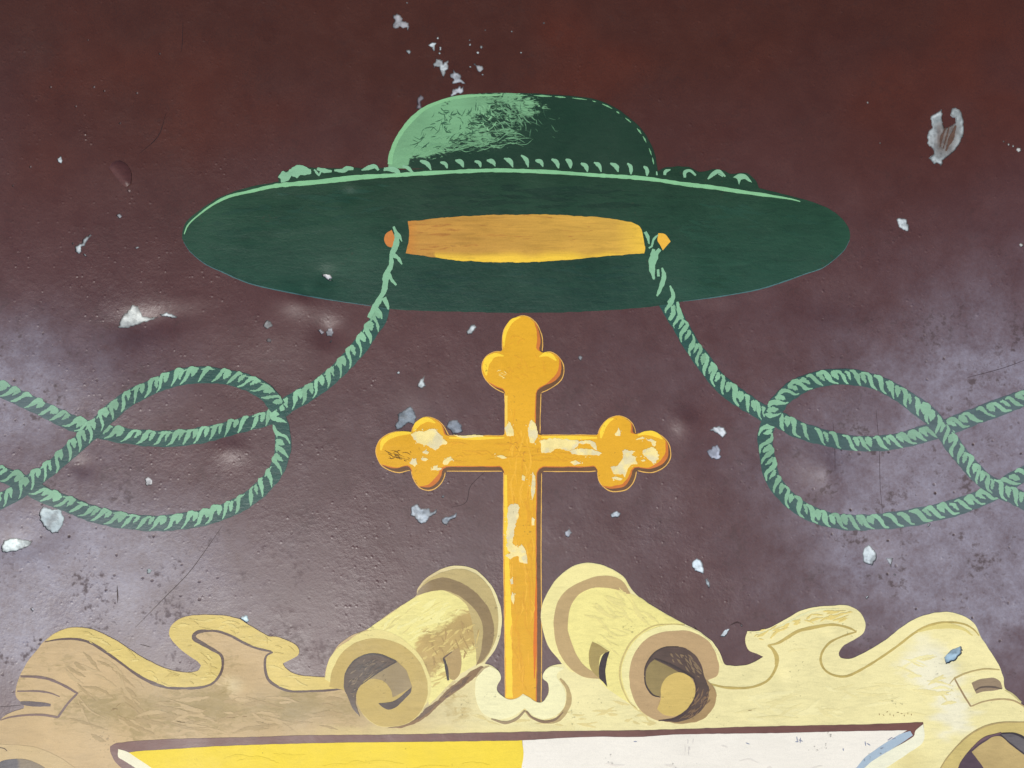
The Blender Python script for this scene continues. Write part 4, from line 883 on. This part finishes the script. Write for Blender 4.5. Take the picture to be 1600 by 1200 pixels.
patch('roll_shadow', q([(1062,272),(1010,192),(920,158),(820,170),(720,210),(640,270),(600,340),(580,440),(590,560),(620,650),(670,720),(740,778),(800,796),(875,802),(850,765),(795,738),(740,680),(700,600),(670,500),(675,400),(700,320),(760,260),(850,232),(960,240),(1030,268)]), 11, M_CREAM, lambda x, y: c(190, 162, 112) * (0.92 + .16 * fbm(x, y, 40, 91, 3))[:, None], frame, label='tan painted shadow ring of the right rolled end')
patch('arrow_slit', q([(820,568),(870,592),(922,628),(870,665),(862,795),(810,735),(800,650)]), 12, M_CREAM, c(168, 148, 88), frame)
patch('arrow_slit', q([(928,628),(890,650),(865,720),(866,798),(885,815),(915,852),(903,770),(912,690)]), 13, M_LINE, c(52, 40, 42), frame)
line(q2([(150,832),(95,790),(50,700),(33,620),(45,530),(95,425),(165,355),(250,310),(370,300),(440,305)]), [.6,1.2,1.5,1.5,1.3,.9,.6], c(206,186,116), 31, lev=11, name='roll_shadow')
patch('scroll_ring', q2([(150,835),(95,770),(60,690),(45,600),(60,520),(105,430),(180,358),(280,315),(400,305),(500,335),(590,400),(640,480),(672,545),(600,600),(400,700),(200,800)]), 12, M_CREAM, c(240, 230, 164), frame, label='pale edge of the right scroll')
patch('scroll_face', q2([(92,620),(105,530),(160,430),(250,365),(370,340),(480,347),(575,395),(625,465),(652,560),(640,620),(580,650),(600,690),(540,800),(440,890),(330,906),(265,900),(190,862),(130,790),(100,700)]), 13, M_CREAM, lambda x, y: c(188, 158, 114) * (0.94 + .14 * fbm(x, y, 30, 93, 3))[:, None], frame, label='tan end face of the right scroll')
patch('roll_shadow', q2([(560,640),(600,672),(628,710),(635,760),(612,830),(555,888),(470,918),(390,920),(300,905),(420,880),(500,790),(530,700)]), 14, M_CREAM, lambda x, y: c(164, 136, 92) * (0.85 + .35 * fbm(x, y, 18, 95, 3))[:, None], frame, rag=.5)
patch('scroll_hollow', q2([(185,630),(192,570),(235,490),(310,447),(400,440),(480,470),(535,540),(560,620),(575,665),(590,700),(580,780),(540,840),(480,885),(390,910),(275,902),(370,885),(440,845),(490,780),(508,700),(490,630),(430,610),(330,570),(280,750),(240,748),(200,690)]), 15, M_LINE, lambda x, y: c(82, 64, 56) * (0.75 + .55 * fbm(x, y, 22, 97, 3, 34))[:, None], frame, rag=.3, label='dark brown hollow of the right scroll')
patch('scroll_inside', q2([(248,520),(330,560),(405,602),(345,620),(305,670),(287,752),(245,738),(203,680),(194,610),(215,550)]), 16, M_CREAM, lambda x, y: c(146, 128, 82) * (0.85 + .35 * fbm(x, y, 20, 99, 3))[:, None], frame)
patch('scroll_core', q2([(400,600),(460,620),(498,670),(503,730),(480,800),(430,850),(370,872),(310,865),(265,830),(290,760),(288,700),(310,650),(350,615)]), 17, M_CREAM, lambda x, y: c(212, 184, 104) * (0.94 + .12 * fbm(x, y, 30, 98, 3))[:, None], frame, label='ochre core of the right scroll')
line(q2([(250,512),(340,548),(430,595),(500,640)]), [.8,1.6,1.8,1.2], c(60,48,46), 32, lev=18); line(q2([(186,630),(200,690),(240,742),(285,755)]), [.6,1.2,1.3,.5], c(60,48,46), 33, lev=18); line(q2([(186,620),(195,560),(240,488),(310,446),(400,440)]), [.8,1.1,1.2,.8,.5], c(70,56,50), 34, lev=18)
line(q2([(275,902),(370,890),(445,845),(500,770),(512,700),(495,640)]), [.6,1.6,2.0,1.9,1.6,1.2], c(72,54,52), 35, lev=18)
# --- cradle under the cross
CR = q([(560,728),(610,728),(650,735),(610,760),(600,790),(640,850),(655,920),(630,1000),(570,1043),(500,1050),(440,1020),(400,985),(370,1010),(310,1043),(230,1053),(150,1030),(105,960),(90,880),(98,800),(140,742),(175,725),(210,735),(240,760),(252,800),(230,840),(230,880),(268,915),(300,930),(350,925),(390,896),(430,920),(480,950),(520,940),(550,890),(545,830),(512,800),(520,760)])
patch('scroll_cradle', CR, 10, M_CREAM, lambda x, y: c(242, 236, 184) * (0.92 + .12 * fbm(x, y, 30, 94, 3))[:, None], frame, wob=.5, label='white double hook of scrollwork holding the foot of the cross')
line(q([(190,1052),(280,1076),(350,1050),(400,1000)]), [.8,2.0,2.2,1.4], c(152,130,92), 41, lev=12, name='roll_shadow'); line(q([(400,1000),(440,1042),(520,1070),(600,1058),(650,1005),(676,940),(665,860),(620,800)]), [1.4,2.2,3.0,4.0,4.2,3.0,1.6], c(182,158,104), 42, lev=9, name='roll_shadow')
line(q([(410,1003),(450,1045),(520,1070),(590,1055),(640,1010)]), [1,1.6,2.0,1.6,.6], c(132,104,74), 43, lev=12, name='roll_shadow')
line(q([(95,790),(140,738),(175,722)]), [.6,2,.8], c(176,156,112), 44, lev=12, name='roll_shadow')
# --- scrolls cut by the lower corners
patch('scroll_ring', [(-120,1190),(-60,1165),(0,1158),(25,1158),(62,1162),(87,1172),(112,1187),(130,1203),(150,1240),(120,1290),(-120,1290)], 9, M_CREAM, c(202, 176, 128), frame, label='tan scroll cut by the lower left corner of the photo')
patch('scroll_hollow', [(-90,1215),(-30,1198),(0,1189),(14,1182),(36,1180),(58,1184),(80,1197),(92,1212),(90,1250),(-60,1260)], 11, M_LINE, lambda x, y: np.where((x < 34)[:, None], c(84, 80, 84), c(128, 112, 88)) * (0.85 + .4 * fbm(x, y, 16, 92, 3))[:, None], frame)
line([(6,1162),(15,1164),(19,1168)], [.4,.8,.4], c(80,60,40), 45, lev=11); line([(76,1196),(80,1200),(82,1206)], [.6,1.6,1.6], c(70,56,50), 46, lev=13)
patch('scroll_ring', [(1466,1200),(1480,1179),(1507,1149),(1533,1133),(1560,1126),(1600,1125),(1680,1140),(1700,1250),(1560,1290),(1440,1260)], 9, M_CREAM, lambda x, y: c(206, 186, 118) * (0.94 + .12 * fbm(x, y, 30, 98, 3))[:, None], frame, label='ochre scroll cut by the lower right corner of the photo')
line([(1462,1208),(1478,1181),(1506,1150),(1533,1133),(1560,1126),(1600,1125)], [.6,.9,1.1,1.3,1.2,.8], c(180,158,104), 47, lev=11)
patch('scroll_hollow', [(1493,1202),(1499,1187),(1513,1168),(1533,1153),(1560,1142),(1587,1144),(1602,1153),(1650,1200),(1620,1270),(1480,1260)], 11, M_LINE, c(88, 70, 80), frame)
patch('scroll_inside', [(1515,1172),(1535,1156),(1557,1147),(1580,1165),(1602,1180),(1640,1210),(1640,1262),(1600,1262),(1538,1202)], 13, M_CREAM, lambda x, y: c(190, 166, 112) * (0.85 + .3 * fbm(x, y, 20, 96, 3))[:, None], frame)
patch('scroll_hollow', [(1559,1144),(1581,1144),(1602,1155),(1640,1185),(1640,1205),(1601,1180),(1578,1160)], 14, M_LINE, c(104, 98, 100), frame)
line([(1559,1145),(1575,1159),(1600,1178)], [.6,1.2,1.3], c(66,58,62), 48, lev=16); line([(1514,1168),(1534,1151),(1560,1142)], [1,2,1.2], c(112,86,92), 49, lev=15); line([(1560,1143),(1580,1143),(1600,1152)], [.8,1.4,1.2], c(60,52,58), 50, lev=16)
# stray brush flecks in the frame paint
it = []; g = random.Random(8)
for (x, y, an, l) in [(180,1103,10,9),(186,1100,-35,8),(178,1106,-15,7),(320,1118,0,6),(355,1119,3,14),(380,1118,0,7),(1168,1110,-8,7)] + [(1372 + 5.5 * i, 1113 + 2 * math.sin(i * 2.1), g.choice([0, 85, 40, -30]), 3) for i in range(10)]:
    a = math.radians(an); it.append(stroke_mesh([(x, y), (x + l * math.cos(a) * .5, y + l * math.sin(a) * .5), (x + l * math.cos(a), y + l * math.sin(a))], [.2, .55, .2], step=2))
merged('paint_fleck', it, 9, M_LINE, c(142, 112, 62), frame, kind='stuff', label='small stray flecks in the scrollwork paint')

FL = [(95,1030),(140,1005),(215,1056),(290,1080),(345,1078),(430,1085),(540,1085),(560,1140),(430,1144),(200,1150),(150,1180),(60,1150),(20,1140),(100,1120),(130,1080)]
hatch('brush_mark', FL, lambda x, y: 2 if x > 230 else 35, 36, 44, 2.2, c(176,151,106), 8, M_CREAM, frame, 11, 12)
hatch('brush_mark', FL, lambda x, y: 2 if x > 230 else 35, 40, 40, 2.2, c(194,168,122), 8, M_CREAM, frame, 12, 14)
FR = [(1140,1085),(1215,1080),(1230,1010),(1290,990),(1270,1040),(1300,1066),(1350,1060),(1420,1010),(1470,990),(1500,1100),(1450,1120),(1350,1120),(1150,1130)]
hatch('brush_mark', FR, 4, 26, 44, 2.2, c(233,221,160), 8, M_CREAM, frame, 13, 20)
hatch('brush_mark', FR, 4, 26, 40, 2.4, c(239,229,171), 8, M_CREAM, frame, 14, 20)
hatch('brush_mark', [(690,1130),(760,1095),(900,1100),(980,1090),(1060,1130),(900,1138)], 0, 36, 30, 1.5, c(224,207,142), 8, M_CREAM, frame, 15, 14)
hatch('brush_mark', q3([(700,560),(1040,380),(1085,480),(1070,620),(900,820),(790,880),(720,720)]), lambda x, y: 62, 36, 13, 1.1, c(176,147,90), 11, M_CREAM, frame, 16, 14)
hatch('brush_mark', q3([(700,560),(1040,380),(1085,480),(1070,620),(900,820),(790,880),(720,720)]), lambda x, y: -36, 36, 18, 1.3, c(212,188,114), 11, M_CREAM, frame, 17, 16)
hatch('brush_mark', q3([(430,490),(680,320),(860,280),(1000,360),(760,520),(640,580)]), lambda x, y: -34, 36, 26, 1.7, c(240,230,154), 11, M_CREAM, frame, 18, 8)
hatch('brush_mark', q3([(430,490),(680,320),(860,280),(1000,360),(760,520),(640,580)]), lambda x, y: -34, 14, 20, 1.0, c(222,208,132), 11, M_CREAM, frame, 19, 8)
hatch('brush_mark', q3([(630,1075),(880,880),(1040,750),(1010,820),(850,930),(700,1060)]), lambda x, y: -38, 40, 16, .8, c(104,78,56), 11, M_LINE, frame, 20, 8)
hatch('brush_mark', q3([(250,860),(260,760),(380,660),(540,690),(330,820),(300,960)]), lambda x, y: -40, 36, 12, .7, c(66,54,46), 15, M_LINE, frame, 21, 20)
hatch('brush_mark', q3([(250,860),(260,760),(380,660),(540,690),(330,820),(300,960)]), lambda x, y: -40, 26, 10, .6, c(128,108,82), 15, M_LINE, frame, 22, 20)
hatch('brush_mark', q4([(330,460),(480,490),(545,580),(560,660),(500,620),(360,540)]), lambda x, y: 50, 34, 11, .8, c(132,110,82), 18, M_LINE, frame, 23, 14)
hatch('brush_mark', q4([(510,680),(600,700),(600,800),(480,890),(380,905),(460,850)]), lambda x, y: 110 + (y - 1080) * .8, 34, 11, .8, c(128,100,72), 18, M_LINE, frame, 24, 14)
hatch('brush_mark', q4([(0,60),(100,100),(250,225),(340,290),(280,300),(150,335),(30,500),(-60,590),(-160,500),(-210,270),(-120,120)]), lambda x, y: 35, 40, 28, 1.7, c(230,217,140), 11, M_CREAM, frame, 25, 14)
for pts, a in ((bandL, 0), ([(1170,990),(1280,952),(1330,952),(1340,975),(1300,970),(1240,978),(1200,1000),(1180,1000)], -20)):
    hatch('brush_mark', pts, a, 30, 18, 1.5, c(226,204,124), 11, M_CREAM, frame, 26, 20)
hatch('brush_mark', bandL, 20, 24, 14, 1.2, c(208,184,104), 11, M_CREAM, frame, 27, 30)
hatch('gold_mark', [(792,620),(836,620),(836,1080),(800,1080)], 90, 46, 34, 1.0, c(226,164,40), 7, M_GOLD, cross, 28, 5)
hatch('gold_mark', [(792,620),(836,620),(836,1080),(800,1080)], 90, 40, 34, 1.0, c(240,182,54), 7, M_GOLD, cross, 29, 5)
hatch('gold_mark', [(700,690),(780,690),(850,700),(930,690),(930,720),(700,722)], 0, 40, 30, .9, c(226,166,42), 7, M_GOLD, cross, 30, 6)
hatch('gold_mark', [(775,560),(800,510),(835,520),(860,575),(840,600),(790,600)], 40, 26, 12, .8, c(226,166,42), 7, M_GOLD, cross, 31, 60)
hatch('gold_mark', [(600,704),(645,700),(640,722),(606,718)], 12, 26, 9, .45, c(120,84,30), 8, M_GOLD, cross, 32, 22)
hatch('gold_mark', [(775,578),(795,580),(792,595),(778,590)], 20, 12, 6, .4, c(250,226,140), 8, M_GOLD, cross, 33, 30)
hatch('gold_mark', [(790,690),(846,690),(846,722),(790,722)], 30, 12, 6, .45, c(190,136,44), 8, M_GOLD, cross, 34, 60)
# brown streaks across the big bare patch
for k, p in enumerate([[(1494,196),(1487,215),(1478,236)], [(1478,200),(1472,215),(1469,230)], [(1484,197),(1480,212),(1474,232)]]):
    stroke('rust_streak', p, [1.0, [3.6, 2.0, 1.4][k], .5], 0, M_LINE, c(100,76,64), root, step=2.5, rag=.6, seed=k, off=0.0003 - .0006)
# ------------------------------------------------------------------ shield
PURP = c(112, 74, 66)
TOP = [(177,1162),(187,1157),(250,1152.5),(330,1151),(400,1150),(480,1148),(580,1147.5),(680,1146),(780,1144),(880,1142),(970,1141),(1060,1139),(1140,1136),(1210,1134),(1290,1132),(1360,1130),(1420,1127),(1440,1126)]
shield = patch('shield', TOP + [(1441,1140),(1434,1160),(1400,1184),(1380,1200),(1290,1255),(1200,1300),(380,1300),(290,1250),(215,1212),(200,1201),(185,1187),(177,1170)], 10, M_LINE, PURP, root, wob=.4, step=6, label='purple brown border of the shield below the scrollwork')
patch('yellow_field', [(205,1172),(220,1170),(250,1168.5),(350,1163.5),(500,1160),(705,1158),(816,1156.5),(818,1180),(815,1200),(817,1220),(816,1290),(400,1290),(300,1238),(245,1202)], 12, M_FIELD, lambda x, y: c(242, 214, 64) * (0.95 + .1 * fbm(x, y, 60, 101, 3))[:, None], shield, wob=.3, label='bright yellow left half of the shield')
patch('white_field', [(816.5,1156.5),(920,1151),(997,1151),(1060,1147),(1200,1145),(1300,1142),(1380,1140),(1415,1139),(1407,1144),(1385,1157),(1350,1182),(1334,1200),(1250,1250),(1180,1290),(816.5,1290),(817,1220),(815,1200),(818,1180)], 12, M_WHITE, lambda x, y: c(240, 234, 220) * (0.95 + .08 * fbm(x, y, 60, 103, 3))[:, None], shield, wob=.3, label='off-white right half of the shield')
patch('white_edge', [(189,1166),(205,1172),(245,1200),(260,1212),(240,1212),(222,1200),(200,1186),(189,1178)], 12, M_WHITE, c(236,230,196), shield, rag=.2)
patch('blue_edge', [(1420,1140),(1424,1147),(1390,1170),(1362,1187),(1347,1200),(1290,1236),(1275,1236),(1334,1200),(1350,1182),(1385,1157),(1407,1144)], 13, M_FIELD, c(168,186,200), shield, label='pale blue stripe on the right edge of the shield')
patch('cream_edge', [(1440,1129),(1442,1150),(1435,1162),(1400,1187),(1380,1200),(1320,1240),(1290,1240),(1347,1200),(1362,1187),(1390,1170),(1425,1149),(1428,1140)], 13, M_CREAM, c(236,234,206), shield)
hatch('grime_mark', [(830,1165),(1100,1158),(1330,1150),(1340,1190),(1250,1240),(830,1240)], 2, 12, 26, 1.4, c(229,222,209), 14, M_WHITE, shield, 51, 15)
hatch('grime_mark', [(1066,1152),(1084,1152),(1084,1186),(1066,1186)], 88, 6, 14, .5, c(200,194,186), 14, M_WHITE, shield, 52, 6)
hatch('brush_mark', [(280,1178),(800,1166),(800,1240),(330,1240)], 0, 20, 60, 2.2, c(239,211,61), 14, M_FIELD, shield, 53, 4)
it = []
for (x, y, l, an) in [(1244,1150,9,80),(1247,1155,7,20),(1242,1158,5,0),(1250,1152,8,95),(1350,1157,7,80),(1353,1160,6,30),(1385,1155,9,-35),(1392,1153,6,-20),(1316,1168,4,80),(990,1158,5,0),(1375,1168,4,-30),(1165,1160,6,20)]:
    a = math.radians(an); it.append(stroke_mesh([(x, y), (x + l * math.cos(a), y + l * math.sin(a))], [.5, .9, .4], step=2))
merged('blue_fleck', it, 14, M_LINE, c(136,142,162), shield, kind='stuff', label='blue grey flecks on the white half of the shield')
